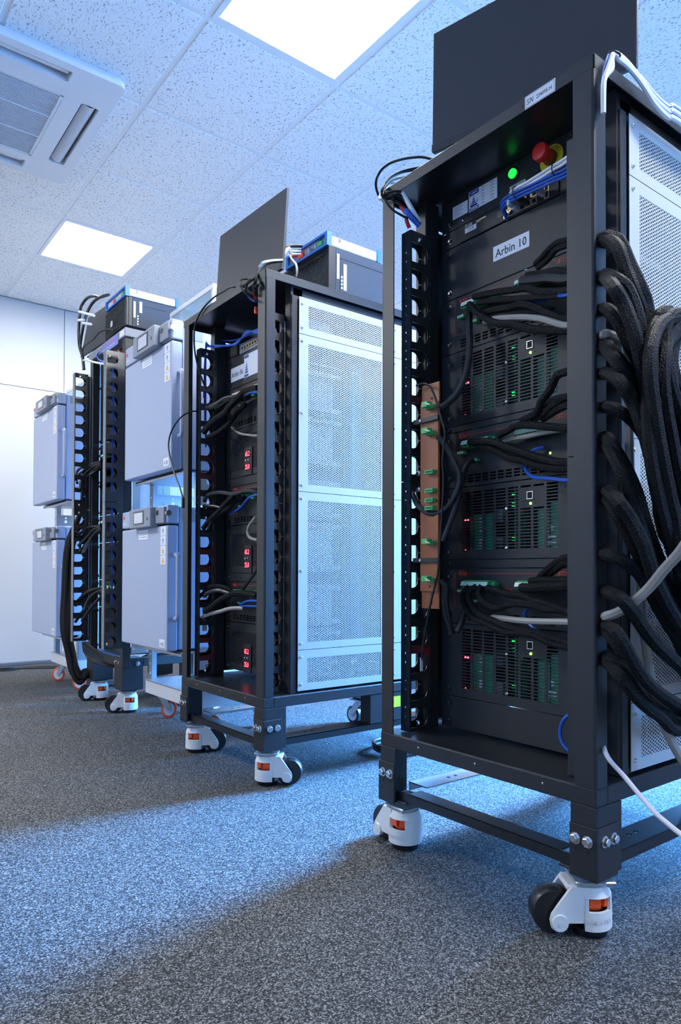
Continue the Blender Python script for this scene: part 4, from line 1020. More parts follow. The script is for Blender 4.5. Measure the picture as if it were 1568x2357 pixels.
frontset(c1,S9,[([(400,310),(600,265),(800,238),(1000,212),(1150,248),(1440,240)],B,BRAID,(1.315,1.265)),
 ([(450,372),(700,345),(900,332),(1100,312),(1440,290)],B*.9,BRAID,(1.315,1.268)),
 ([(540,480),(680,450),(820,425),(950,390),(1100,430),(1250,500),(1440,560)],B*1.05,BRAID,(1.32,1.262)),
 ([(345,395),(430,485),(545,560),(680,610),(850,620),(1050,672),(1440,690)],B*1.05,BRAID,(1.315,1.258)),
 ([(1000,70),(1150,50),(1300,20),(1440,20)],B,BRAID,(1.315,1.272)),
 ([(940,125),(1100,112),(1240,95),(1440,105)],B*1.25,SHRINK,(1.312,1.27)),
 ([(1090,-60),(1160,-130),(1260,-240),(1350,-305),(1440,-330)],B*.8,BRAID,(1.318,1.27)),
 ([(1120,-20),(1230,-110),(1330,-225),(1440,-270)],B*.8,BRAID,(1.318,1.268))],
 'black braided cable at the uppermost terminal panel of the nearest rack','braided cables at the uppermost terminal panel')
frontset(c2,S9,[([(680,205),(800,145),(880,97),(1050,92),(1250,110),(1450,120)],B,BRAID,(1.315,1.265)),
 ([(350,290),(480,272),(620,282),(750,330),(900,380),(1100,450),(1300,500),(1450,510)],B*1.05,BRAID,(1.312,1.262)),
 ([(420,300),(560,350),(680,400),(800,460),(950,490),(1100,548),(1300,580),(1450,580)],B*1.0,BRAID,(1.318,1.266)),
 ([(940,40),(1060,-20),(1120,-70),(1160,-180),(1260,-310),(1330,-460),(1440,-510)],B*1.05,BRAID,(1.312,1.262)),
 ([(1070,25),(1200,-45),(1300,-140),(1440,-215)],B,BRAID,(1.318,1.268)),
 ([(1130,-110),(1250,-175),(1340,-205),(1440,-225)],B,BRAID,(1.305,1.26)),
 ([(1180,20),(1300,-60),(1440,-130)],B,BRAID,(1.32,1.27))],
 'black braided cable at the middle terminal panel of the nearest rack','braided cables at the middle terminal panel')
frontset(c3,S9,[([(350,345),(290,400),(270,470),(300,580),(360,670),(450,730),(540,762),(650,820),(800,870),(950,872),(1100,905),(1250,975),(1450,1030)],B*.95,BRAID,(1.318,1.258)),
 ([(425,345),(350,390),(340,480),(390,580),(480,670),(600,722),(750,790),(900,832),(1100,862),(1300,930),(1450,972)],B*.95,BRAID,(1.314,1.262)),
 ([(490,335),(452,400),(485,490),(570,560),(660,590),(780,552),(900,540),(1080,560),(1200,600),(1450,612)],B*.95,BRAID,(1.316,1.266)),
 ([(550,362),(680,392),(800,430),(950,452),(1080,510),(1200,532),(1330,580),(1450,622)],B*1.05,BRAID,(1.315,1.262)),
 ([(940,355),(1050,362),(1190,352),(1450,335)],B*1.3,BRAID,(1.312,1.268)),
 ([(1040,285),(1200,275),(1330,280),(1450,275)],B*1.1,BRAID,(1.310,1.272)),
 ([(1140,235),(1180,200),(1250,130),(1380,40),(1450,20)],B*.95,BRAID,(1.318,1.270)),
 ([(1200,245),(1300,165),(1450,70)],B*.95,BRAID,(1.32,1.274))],
 'black braided cable at the lowest terminal panel of the nearest rack','braided cables at the lowest terminal panel')
def one(name,label,crop,sc,pts,ax,vals,r,m,ext=None,cat='cable'):
    P=px(crop,sc,pts,ax,vals)
    if ext: P.append(P[-1]+Vector(ext))
    return cable(name,label,None,P,r,m,cat)
EX=(-.008,-.045,0)
one('grey_cable','grey round cable crossing below the uppermost terminal panel, nearest rack',c1,S9,[(520,590),(640,558),(900,540),(1150,556),(1440,632)],'X',(1.31,1.25),.0072,GREYC,EX)
one('grey_cable','straight grey cable crossing above the lowest slotted module, nearest rack',c3,S9,[(610,690),(750,706),(1000,732),(1450,742)],'X',(1.312,1.252),.0072,GREYC,EX)
one('grey_cable','short grey cable hidden among braids at the middle terminal panel',c2,S9,[(740,285),(850,240),(1000,218),(1200,170),(1450,130)],'X',(1.335,1.29),.006,GREYC,EX)
one('blue_cable','thin blue cable at the uppermost terminal panel, nearest rack',c1,S9,[(1055,362),(1180,350),(1300,302),(1440,290)],'X',(1.325,1.255),.0042,BLUEC,EX)
one('blue_cable','thin blue cable looping below the middle terminal panel, nearest rack',c2,S9,[(1190,340),(1080,372),(1000,450),(968,540),(1000,622),(1080,680),(1250,692),(1450,712)],'X',[1.34,1.335,1.34,1.325,1.30,1.285,1.27,1.255],.0042,BLUEC,EX)
one('blue_cable','thin blue cable crossing above the lowest slotted module, nearest rack',c3,S9,[(1000,600),(975,640),(972,690),(1050,792),(1180,872),(1310,915),(1450,960)],'X',(1.335,1.285),.0042,BLUEC,EX)
one('blue_cable','short blue cable bowing beside the bottom blank panel, nearest rack',(850,1600),2.184,[(1005,98),(975,130),(960,185),(972,240),(1003,278)],'X',1.29,.0042,BLUEC,(0,-.03,-.02))
# hoses to the brown terminal board
H=.0065
one('black_hose_cable','smooth black cable from uppermost terminal panel down to the brown board',c1,S9,[(350,480),(345,620),(350,800),(340,1000),(305,1180),(220,1380),(100,1510),(25,1565)],'X',[1.325,1.30,1.29,1.28,1.27,1.262,1.25,1.238],.0082,HOSE)
one('black_hose_cable','smooth black cable from the middle terminal panel, running down the left',c2,S9,[(395,490),(330,530),(275,640),(250,780),(220,900),(160,1100),(90,1290),(45,1400)],'X',[1.325,1.31,1.29,1.28,1.27,1.262,1.255,1.25],.0070,HOSE)
one('black_hose_cable','smooth black cable looping in a U below the brown board connectors',(850,500),2.184,[(345,1100),(390,1160),(440,1250),(456,1310),(440,1385),(385,1465),(310,1490),(245,1450),(215,1380)],'X',[1.24,1.25,1.262,1.265,1.262,1.25,1.24,1.235,1.245],.0068,HOSE)
one('black_hose_cable','smooth black cable from the lowest terminal panel, short and bent',c3,S9,[(330,420),(310,560),(285,660),(255,760),(205,860)],'X',(1.325,1.27),.0070,HOSE)
one('black_hose_cable','double black cable bowing down from the lowest board connector, outer strand',c3,S9,[(20,270),(62,330),(55,480),(75,640),(110,750),(150,880)],'X',(1.235,1.27),.0060,HOSE)
one('black_hose_cable','double black cable bowing down from the lowest board connector, inner strand',c3,S9,[(25,280),(88,340),(85,500),(105,640),(130,770),(160,880)],'X',(1.238,1.275),.0060,HOSE)
L5=(870,840); s5=7.467
P=px(L5,s5,[(660,360),(760,322),(870,350),(930,420),(1000,600),(1080,900),(1150,1160),(1130,1400),(1110,1700),(1125,2090)],'X',1.232)
P+=px((870,1300),5.89,[(820,20),(780,250),(700,600),(625,1000),(592,1290)],'X',1.232)
o=cable('thin_black_cable','thin black sensor cable with pale tag, hanging in front of the brown board',None,P,.0026,HOSE)
MB().rbox(-.0045,.0045,-.0015,.0015,-.028,.004,.001).build('pale_tag',LILAC,o,local=True).location=P[-1]
# patch cable bundle at the switch
for k,(dy,dz) in enumerate(((0,0),(.006,.004),(-.002,.007),(.004,-.005))):
    P=px(c4,S9,[(760,1060),(720,980),(715,930),(770,868),(900,800),(1100,708),(1300,612),(1440,548)],'X',[1.343,1.325,1.315,1.308,1.30,1.292,1.282,1.272])
    cable('blue_patch_cable','blue patch cable in the tied bundle under the emergency stop','blue patch cables at the switch',[p+Vector((dy,0,dz-.004)) for p in P]+[P[-1]+Vector((-.005+dy,-.05,.01))],.0030,BLUEC)
for k,(dy,dz) in enumerate(((0,0),(.006,.005),(-.004,.006))):
    P=px(c4,S9,[(880,960),(820,850),(880,790),(1000,725),(1140,640),(1300,540),(1440,455)],'X',[1.343,1.318,1.305,1.298,1.29,1.28,1.268])
    cable('white_patch_cable','white patch cable in the tied bundle under the emergency stop','white patch cables at the switch',[p+Vector((dy,0,dz)) for p in P]+[P[-1]+Vector((-.005+dy,-.05,.012))],.0034,WHITEC)
for k,(a,b,x) in enumerate(((870,800,1.302),(1310,540,1.280))):
    p=at(c4[0]+a/S9,c4[1]+b/S9,'X',x)
    tag(MB().tube([(p.x+.011*math.cos(q),p.y,p.z+.014*math.sin(q)) for q in [2*PI*i/12 for i in range(13)]],.0012,6,2).build('cable_tie',HOSE),('left','right')[k]+' black tie around the patch cable bundle under the emergency stop','cable tie')
for k,(a,b) in enumerate(((870,965),(1150,790),(965,900))):
    p=at(c4[0]+a/S9,c4[1]+b/S9,'X',1.335)
    t=thing('network_plug',('clear plug at the left end of the switch ports','clear plug hanging below the right end of the patch bundle','dark booted plug between the two clear plugs at the switch')[k],'plug',p)
    MB().rbox(p.x-.012,p.x+.012,p.y-.0055,p.y+.0055,p.z-.008,p.z+.006,.001).build('plug_body',CLEAR if k<2 else BLACK2,t)
    MB().rbox(p.x-.030,p.x-.012,p.y-.0045,p.y+.0045,p.z-.006,p.z+.010,.002).build('boot',CLEAR if k<2 else BLACK2,t)
# brown terminal board on its brackets
t=thing('terminal_board','tall brown laminate board with green connectors at the left of the nearest rack','board',(1.245,1.245,.61))
yl,yr_=1.2795,1.224
MB().rbox(1.247,1.252,yr_-.002,yl+.004,.612,1.178,.001).build('back_board',RESIN,t)
MB().rbox(1.240,1.2468,yr_-.006,yl+.002,.655,1.128,.001).build('front_board',RESIN,t)
for k in (1.160,1.140,1.127,.668,.648,.628): shared('screw','scrd',lambda:screw_mesh(.003,.002),INK,t,(1.2398 if .655<k<1.128 else 1.2468,1.247,k))
for k,yy in enumerate((938,998,1087,1130,1152,1170,1250,1335)):
    p=at(994,yy,'X',1.238); plug=yy in (938,998,1250,1335)
    o=MB().rbox(1.226,1.2398,p.y-.014,p.y+.014,p.z-.005,p.z+.005,.0008).build('signal_connector',GREENC,t)
    if plug:
        MB().rbox(1.208,1.2262,p.y-.014,p.y+.007,p.z-.004,p.z+.010,.001).build('plug',GREENC,o)
        MB().tube([(1.210,p.y-.004,p.z+.002),(1.205,p.y-.012,p.z+.003),(1.206,p.y-.022,p.z)],.0015,6,3).build('yellow_wire',YEL,o)
        MB().tube([(1.210,p.y-.008,p.z+.001),(1.203,p.y-.016,p.z),(1.206,p.y-.026,p.z-.002)],.0015,6,3).build('white_wire',WHITEC,o)
    else:
        m=MB()
        for i in range(5): m.box(1.2255,1.2262,p.y-.011+.0045*i,p.y-.0085+.0045*i,p.z-.002,p.z+.002)
        m.build('pin_slots',DARK,o,kind='stuff')
for z in (1.085,.733):
    m=MB().rbox(1.232,1.2395,yr_-.012,1.2975,z-.006,z+.006,.001); m.rbox(1.232,1.30,1.2975,1.3005,z-.006,z+.006,.001); m.build('bracket',BLACK,t)
    shared('screw','scrd2',lambda:screw_mesh(.004,.003),ZINC,t,(1.2318,1.272,z))
# ---------------------------------------------- bundle at the right side of the nearest rack
rc=(1380,100); rs=3.367
BG='braided cables hanging beside the nearest rack'
BL='thick black braided cable hanging in the bundle beside the nearest rack'
sidecab=[
 ([(1392,547),(1424,556),(1448,607),(1469,652),(1488,700),(1494,770),(1500,900),(1520,1050),(1570,1250)],.0135),
 ([(1392,552),(1422,570),(1440,620),(1460,670),(1478,720),(1484,790),(1490,920),(1512,1080),(1560,1280)],.0125),
 ([(1392,633),(1418,643),(1446,668),(1470,735),(1480,810),(1496,930),(1530,1080),(1590,1230)],.0125),
 ([(1392,640),(1412,660),(1436,700),(1462,770),(1478,850),(1500,960),(1545,1100),(1610,1240)],.0125),
 ([(1392,710),(1420,735),(1450,792),(1480,862),(1512,960),(1560,1080),(1620,1200)],.0125),
 ([(1392,790),(1430,835),(1462,882),(1487,935),(1505,1010),(1530,1110),(1590,1240)],.012),
 ([(1392,800),(1420,835),(1448,885),(1472,950),(1492,1030),(1525,1150),(1580,1290)],.012),
 ([(1392,858),(1425,876),(1458,928),(1480,985),(1508,1065),(1550,1180),(1600,1300)],.012),
 ([(1395,935),(1430,948),(1470,985),(1510,1055),(1550,1150),(1600,1260)],.0115),
 ([(1397,1008),(1430,1058),(1464,1130),(1486,1205),(1522,1300),(1568,1385),(1620,1450)],.0125),
 ([(1397,1025),(1422,1070),(1450,1135),(1476,1215),(1510,1320),(1560,1420),(1610,1480)],.0115),
 ([(1397,1130),(1420,1150),(1452,1195),(1482,1255),(1512,1345),(1568,1445),(1620,1510)],.0125),
 ([(1397,1150),(1415,1175),(1440,1222),(1470,1280),(1500,1370),(1555,1465),(1610,1530)],.0115),
 ([(1392,1275),(1430,1288),(1472,1322),(1502,1372),(1545,1440),(1600,1490)],.0125),
 ([(1396,1362),(1430,1378),(1466,1422),(1502,1472),(1568,1535),(1620,1570)],.013),
 ([(1396,1440),(1422,1458),(1462,1530),(1502,1582),(1568,1625),(1620,1650)],.012),
 ([(1396,1450),(1425,1490),(1455,1545),(1490,1590),(1560,1640),(1620,1665)],.012),
 ([(1397,1515),(1440,1538),(1482,1600),(1530,1640),(1590,1662)],.012),
 ([(1397,1522),(1430,1560),(1470,1610),(1520,1650),(1590,1680)],.0115),
 ([(1540,716),(1520,722),(1513,760),(1517,840),(1530,920),(1546,1040),(1556,1150),(1580,1280)],.0115),
 ([(1565,722),(1543,728),(1533,765),(1536,835),(1551,905),(1575,970),(1610,1050)],.0115),
 ([(1590,735),(1560,742),(1545,790),(1550,850),(1566,900),(1600,960)],.0115),
 ([(1590,722),(1552,724),(1512,742),(1500,800),(1506,890),(1524,990),(1545,1100),(1575,1200),(1620,1330)],.0125),
 ([(1600,726),(1560,730),(1516,752),(1496,830),(1508,950),(1530,1080),(1555,1190),(1600,1330)],.0125),
 ([(1600,730),(1566,734),(1524,760),(1503,860),(1512,980),(1548,1150),(1580,1260),(1620,1380)],.0125),
 ([(1600,733),(1570,738),(1528,770),(1494,900),(1500,1060),(1535,1220),(1575,1340),(1620,1420)],.0125),
 ([(1600,738),(1572,742),(1540,775),(1528,830),(1530,910),(1545,1000),(1570,1120),(1620,1260)],.0125),
 ([(1605,742),(1578,748),(1552,790),(1546,870),(1560,980),(1590,1080),(1630,1160)],.0125),
 ([(1610,745),(1576,752),(1530,800),(1508,920),(1510,1090),(1540,1230),(1580,1330),(1620,1390)],.0125),
]
so_,sk=[],[]
for i,(pts,r) in enumerate(sidecab):
    n=len(pts); P=[]
    fromslot=pts[0][0]<1400
    for k,(a,b) in enumerate(pts):
        y=(.745 if k==0 else .725-.035*min(1,k/3)-.012*(i%4)) if fromslot else .66-.012*(i%3)-.01*(k>2)
        P.append(at(a,b,'Y',y))
    if fromslot: P=[Vector((1.262,.835,P[0].z+.004)),Vector((1.262,.782,P[0].z+.003))]+P
    q=P[-1]; P+=[Vector((max(q.x+.06,1.78+.012*(i%5)),.63+.014*(i%4),max(.42,q.z-.16))),Vector((1.90+.012*(i%5),.62+.014*(i%4),.22)),Vector((1.98+.01*(i%4),.60+.014*(i%5),.05)),Vector((2.14+.01*(i%4),.56+.016*(i%5),.014))]
    o=cable('braided_cable',BL if fromslot else 'thick black braided cable hanging free of the slots beside the nearest rack',BG if fromslot else 'loose hanging braids',P,r,BRAID,n=8,sm=4)
    if fromslot: so_.append(o); sk.append(P[0].z)
rank(so_,sk,'black braided cable leaving the side slots of the nearest rack, %s')
P=[at(*q,'Y',y) for q,y in (((1398,1418),.735),((1440,1400),.70),((1490,1358),.66),((1530,1310),.62),((1570,1265),.58),((1620,1190),.54))]
cable('grey_cable','light grey cable sweeping up to the right beside the nearest rack',None,[Vector((1.262,.782,P[0].z))]+P+[P[-1]+Vector((.10,-.03,.10)),P[-1]+Vector((.22,-.02,.06)),P[-1]+Vector((.34,.02,-.25)),Vector((2.06,.52,.30)),Vector((2.16,.48,.012))],.0095,GREYC)
P=[at(*q,'Y',y) for q,y in (((1392,768),.74),((1430,783),.738),((1446,806),.738),((1448,900),.738),((1450,1050),.738),((1454,1150),.738),((1466,1240),.738),((1474,1320),.738),((1478,1400),.738),((1492,1520),.735),((1515,1630),.72),((1545,1705),.70),((1585,1770),.68))]
cable('grey_cable','grey cable running down behind the black bundle beside the nearest rack',None,[Vector((1.262,.782,P[0].z))]+P+[P[-1]+Vector((.08,-.02,-.08)),P[-1]+Vector((.20,-.06,-.20))*.9,Vector((P[-1].x+.42,.56,.010))],.0085,GREYC)
P=[at(*q,'Y',y) for q,y in (((1399,1742),.735),((1440,1790),.70),((1500,1862),.64),((1540,1898),.60),((1590,1940),.55))]
cable('pale_cable','thin pale cable running down to the right from the nearest rack base',None,[Vector((1.262,.79,P[0].z+.02))]+P+[P[-1]+Vector((.06,-.04,-.07)),Vector((P[-1].x+.12,P[-1].y-.08,.05)),Vector((P[-1].x+.20,P[-1].y-.11,.012)),Vector((P[-1].x+.32,P[-1].y-.12,.008)),Vector((P[-1].x+.5,P[-1].y-.12,.008))],.0045,LILAC)
a_,b_=at(1492,708,'Y',.735),at(1590,752,'Y',.735)
t=thing('cable_bar','short grey bar carrying the cables beside the nearest rack','bar',((a_.x+b_.x)/2,.735,a_.z))
MB().rbox(a_.x,b_.x+.08,.722,.750,a_.z-.016,a_.z,.002).build('bar',STEEL,t); MB().rbox(a_.x+.01,a_.x+.04,.750,.7615,a_.z-.016,a_.z,.001).build('bracket',STEEL,t)
# white and blue cable bunch over the top corner of the nearest rack
tp=(1240,100); ts=6.533
for k in range(6):
    blue=k in (1,4); m=BLUEC if blue else WHITEC; o_=(-.004+.005*(k%3),.004*(k//3))
    pts=[(975,900+30*k),(985,560),(1010+18*k,380),(1060+22*(k%3),220),(1110+12*(k%3),150),(1200,175+12*k),(1330,290+10*k),(1480,470+8*k),(1600,600+16*k),(1750,790+24*k),(1950,960+30*k),(2250,1130+30*k)]
    ys=[.745,.741,.738,.738,.742,.742,.738,.735,.732,.728,.724,.72]
    P=[at(tp[0]+a/ts,tp[1]+b/ts,'Y',y-o_[0]) for (a,b),y in zip(pts,ys)]
    P+=[Vector((2.05,.735-.004*k,1.64)),Vector((2.12,.735-.004*k,1.50)),Vector((2.135,.735-.004*k,.80)),Vector((2.14,.735-.004*k,.20)),Vector((2.20,.72-.01*k,.008))]
    cable('blue_patch_cable' if blue else 'white_patch_cable',('blue' if blue else 'white')+' cable in the bunch bent over the near top corner of the nearest rack',('blue' if blue else 'white')+' cables over the top corner',P,.0050,m)
p=at(1413,126,'Y',.738)
tag(MB().tube([(p.x+.012*math.cos(a),p.y+.012*math.sin(a)*.8-.002,p.z+.004*math.sin(a)) for a in [2*PI*k/10 for k in range(11)]],.0022,6,2).build('cable_tie',HOSE),'black cable tie round the bunch on the nearest rack corner','cable tie')
# cables at the left top corner of the nearest rack
ct=(860,350); cs=6.533
tops=[([(900,100),(760,80),(600,82),(430,110),(250,170),(120,270),(50,400),(38,520),(75,650),(110,720)],.0033,HOSE2),
 ([(800,170),(600,250),(400,305),(250,390),(150,520),(120,620),(200,690),(330,640),(430,650),(500,760)],.0030,HOSE2),
 ([(700,230),(500,290),(330,350),(200,450),(140,560),(130,660),(250,720),(380,760),(470,850)],.0030,HOSE2),
 ([(450,330),(300,420),(180,530),(150,640),(250,600),(390,590),(450,640)],.0028,HOSE2),
 ([(340,455),(230,470),(170,560),(180,720),(280,860),(420,950),(520,1000)],.0030,HOSE2),
 ([(300,470),(200,540),(100,640),(90,690),(160,735),(300,742),(420,790)],.0026,GREYC)]
for k,(pts,r,m) in enumerate(tops):
    n=len(pts); P=[at(ct[0]+a/cs,ct[1]+b/cs,'X',1.30-.13*min(1,i/(n*.45)) if i<n*.5 else 1.17+.05*(i-n*.5)/(n*.5)) for i,(a,b) in enumerate(pts)]
    P[0]=Vector((1.32,P[0].y,max(ZT+.01,P[0].z)))
    cable('thin_black_cable' if m is HOSE2 else 'thin_grey_cable',('widest looping' if k==0 else 'thin')+(' black' if m is HOSE2 else ' grey')+' cable tied at the far top corner of the nearest rack',None if (k==0 or m is not HOSE2) else 'thin cables at the far top corner',P,r,m)
def sleeve(name,label,pts,r,m): cable(name,label,None,[at(ct[0]+a/cs,ct[1]+b/cs,'X',x) for a,b,x in pts],r,m)
sleeve('white_sleeve','white sleeved cable end under the lid corner of the nearest rack',[(430,600,1.20),(500,725,1.21),(600,900,1.22),(690,1070,1.235)],.0062,PAPER)
sleeve('blue_sleeve','blue sleeved cable end under the lid corner of the nearest rack',[(480,880,1.205),(560,970,1.21),(640,1050,1.225),(690,1110,1.235)],.0075,BLUEC)
sleeve('red_sleeve','red sleeved cable end under the lid corner of the nearest rack',[(410,815,1.205),(440,860,1.205),(480,920,1.21)],.0050,REDBTN)
sleeve('red_sleeve','red sleeved cable end just above the left cable manager, nearest rack',[(490,1000,1.215),(510,1070,1.22),(540,1140,1.228)],.0050,REDBTN)
# ---------------------------------------------- cables of the middle rack
m2=(440,880); q2=8.711
def midset(crop,sc,items,label,group):
    os_,ks=[],[]
    for pts,r,m,(xa,xb) in items:
        P=px(crop,sc,pts,'X',(xa,xb)); os_.append(cable('black_cable',label,group,P,r,m)); ks.append(P[len(P)//2].z)
    rank(os_,ks,label.replace(' curving in front of',' at')+', %s')
midset(m2,q2,[([(160,520),(400,505),(500,450),(640,350),(780,300),(1000,280),(1340,150)],.0085,SHRINK,(1.25,1.31)),
 ([(480,520),(600,470),(690,400),(820,330),(1000,250),(1340,120)],.0080,BRAID,(1.26,1.31)),
 ([(240,1010),(330,900),(470,760),(700,590),(760,500),(900,350),(1000,250),(1100,170),(1340,110)],.0125,BRAID,(1.24,1.31)),
 ([(330,1100),(480,1040),(640,930),(780,800),(870,680),(960,560),(1100,440)],.0095,BRAID,(1.25,1.33)),
 ([(380,470),(560,400),(720,310),(900,280),(1340,160)],.0075,SHRINK,(1.265,1.32))],
 'black cable curving in front of the uppermost terminal panel, middle rack','cables at the uppermost terminal panel of the middle rack')
midset((440,1080),q2,[([(270,640),(310,540),(430,490),(600,470),(840,500),(1080,440),(1340,440)],.0085,SHRINK,(1.25,1.32)),
 ([(240,1190),(380,1010),(540,860),(660,720),(820,560),(920,470),(1340,420)],.0095,BRAID,(1.245,1.32)),
 ([(350,1220),(450,1000),(640,860),(780,760),(900,620),(1080,560)],.0085,BRAID,(1.25,1.33)),
 ([(250,740),(440,740),(600,770),(720,740),(800,650),(1000,520)],.0065,HOSE,(1.25,1.32)),
 ([(600,980),(660,880),(760,790),(830,680),(960,620)],.0070,BRAID,(1.29,1.335))],
 'black cable curving in front of the middle terminal panel, middle rack','cables at the middle terminal panel of the middle rack')
midset((440,1290),8.13,[([(150,680),(250,600),(350,500),(520,480),(700,530),(830,610),(1240,620)],.0085,BRAID,(1.245,1.32)),
 ([(250,650),(360,590),(520,560),(640,590),(800,620),(1240,640)],.0090,SHRINK,(1.255,1.32)),
 ([(260,950),(400,860),(520,760),(660,680),(800,620),(950,610),(1240,660)],.0120,BRAID,(1.25,1.31)),
 ([(950,570),(1050,430),(1150,300),(1240,170)],.0055,HOSE,(1.31,1.25))],
 'black cable curving in front of the lowest terminal panel, middle rack','cables at the lowest terminal panel of the middle rack')
one('grey_cable','worn grey cable in front of the lowest terminal panel, middle rack',(440,1290),8.13,[(205,1065),(360,1000),(560,950),(700,905),(850,890),(975,900)],'X',(1.25,1.315),.0075,GREYC)
one('grey_cable','thin pale double cable bowing over the uppermost mesh module, middle rack',m2,q2,[(815,900),(870,960),(1000,1030),(1180,1060),(1340,1070)],'X',(1.33,1.29),.0045,GREYC)
one('grey_cable','grey cable hooking down over the middle mesh module, middle rack',(440,1080),q2,[(1300,950),(1230,1040),(1160,1140),(1135,1260),(1180,1370),(1330,1420)],'X',[1.28,1.30,1.31,1.315,1.31,1.29],.0055,GREYC)
one('blue_cable','thin blue cable at the uppermost terminal panel, middle rack',m2,q2,[(1060,330),(1110,260),(1200,210),(1340,195)],'X',(1.33,1.26),.0042,BLUEC)
one('blue_cable','thin blue cable at the middle terminal panel, middle rack',(440,1080),q2,[(780,910),(920,820),(1020,740),(1090,650),(1190,550),(1340,510)],'X',(1.325,1.26),.0042,BLUEC)
one('blue_cable','thin blue cable at the lowest terminal panel, middle rack',(440,1290),8.13,[(1300,860),(1000,850),(920,830),(1000,780),(1100,755),(1300,760)],'X',[1.29,1.30,1.30,1.29,1.28,1.27],.0042,BLUEC)
mc=(410,600); ms=5.407
for k in range(5):
    P=[at(mc[0]+a/ms,mc[1]+b/ms,'X',x) for a,b,x in (((345,1115,1.262),(375+10*k,1070,1.27),(470,1055+6*k,1.285),(640,1060-3*k,1.30),(740,1010+5*k,1.31),(860,910-8*k,1.305),(990,855+12*k,1.30)))]
    P=[Vector((1.265,P[0].y+.005*k,1.20+.05*k))]+P+[P[-1]+Vector((0,-.05,.0))]
    cable('blue_patch_cable','blue patch cable fanning out at the top of the middle rack','blue patch cables of the middle rack',P,.0034,BLUEC)
cable('blue_patch_cable','single straight blue patch cable above the blue fan, middle rack',None,[at(mc[0]+a/ms,mc[1]+b/ms,'X',1.335) for a,b in ((505,990),(600,993),(700,990),(800,960),(960,880))],.0034,BLUEC)
# thin cable over the lid and the loop at the left of the middle rack
P=[Vector((1.33,2.31,ZT+.006))]+[at(mc[0]+a/ms,mc[1]+b/ms,'X',x) for a,b,x in ((720,335,1.20),(560,385,1.184),(420,480,1.182),(300,610,1.182),(225,760,1.182),(200,900,1.182),(205,1100,1.19),(240,1290,1.20),(300,1480,1.22),(350,1600,1.24))]
cable('thin_black_cable','thin black cable draped over the lid front of the middle rack',None,P,.0034,HOSE)
P=[at(370+a/2.613,900+b/2.613,'X',x) for a,b,x in ((235,120,1.235),(180,125,1.20),(120,160,1.16),(70,230,1.15),(48,310,1.15),(55,390,1.15),(85,500,1.15),(115,580,1.15),(135,650,1.15))]
o=cable('thin_black_cable','thin black cable looping out left of the middle rack and hanging by a plug',None,P,.0032,HOSE)
p=P[-1]; MB().cyl((p.x,p.y,p.z-.035),'z',.006,.04,10).build('hanging_plug',HOSE,o)
tops2=[([(1280,10),(1150,15),(1060,70),(1000,170),(940,230),(870,280),(850,330),(880,390),(960,420)],.0040,HOSE2),
 ([(1300,0),(1100,40),(1000,140),(960,260),(940,330),(960,400)],.0050,HOSE2),
 ([(1300,-10),(1180,-5),(1060,20),(1010,80)],.0032,WHITEC),
 ([(900,235),(800,232),(752,270),(775,320),(830,300),(900,230)],.0028,HOSE2),
 ([(1010,170),(930,260),(820,310),(800,360),(900,460),(965,500)],.0030,HOSE2),
 ([(1080,100),(1020,200),(1000,290),(960,330)],.0060,HOSE2)]
for k,(pts,r,m) in enumerate(tops2):
    n=len(pts); P=[at(mc[0]+a/ms,mc[1]+b/ms,'X',1.30-.125*min(1,i/(n*.4))) for i,(a,b) in enumerate(pts)]
    cable('thin_black_cable' if m is HOSE2 else 'white_cable',('thin black cable tangled' if m is HOSE2 else 'white cable bending')+' at the near top corner of the middle rack','thin cables at the middle rack corner' if m is HOSE2 else None,P,r,m)
for k,(pts,m,l) in enumerate(((((925,380),(945,410),(970,470)),REDBTN,'upper red sleeve behind the near post top of the middle rack'),(((970,575),(965,620),(970,660)),REDBTN,'lower red sleeve behind the near post top of the middle rack'),(((880,450),(920,480),(965,500)),BLUEC,'blue sleeve behind the near post top of the middle rack'))):
    cable('cable_sleeve',l,None,[at(mc[0]+a/ms,mc[1]+b/ms,'X',1.235) for a,b in pts],.0055,m)
wc=(620,520); ws=5.227
for k in range(4):
    P=[at(wc[0]+a/ws,wc[1]+b/ws,'X',x) for a,b,x in ((-60,430-12*k,1.31),(60,380+14*k,1.32),(150,345+22*k,1.34),(215,300-10*k,1.37),(260,240+30*k,1.40),(380,235+35*k,1.445))]
    cable('white_cable','white cable reaching across to the instrument on the middle rack','white cables at the instrument',P,.0036,WHITEC)
cable('white_cable','white cable hanging down the mesh front of the computer, middle rack',None,[at(wc[0]+a/ws,wc[1]+b/ws,'X',x) for a,b,x in ((240,300,1.43),(265,390,1.435),(320,460,1.44),(335,540,1.44),(325,610,1.44))],.0042,WHITEC)
cable('black_cable','short black cable above the white cables at the instrument, middle rack',None,[at(wc[0]+a/ws,wc[1]+b/ws,'X',x) for a,b,x in ((140,280,1.36),(240,245,1.39),(320,240,1.42),(390,240,1.445))],.0062,HOSE)
cable('red_plug','small red plug end at the instrument on the middle rack',None,[at(wc[0]+a/ws,wc[1]+b/ws,'X',1.44) for a,b in ((260,360),(295,362),(330,358))],.0060,REDBTN)
for z,l in ((.60,'uppermost'),(.535,'middle one'),(.47,'lowest')):
    cable('pale_cable_end','pale tied cable stub in the left cable manager of the middle rack, '+l,None,[Vector((1.262,2.524,z+.045)),Vector((1.262,2.520,z))],.009,GREYC)
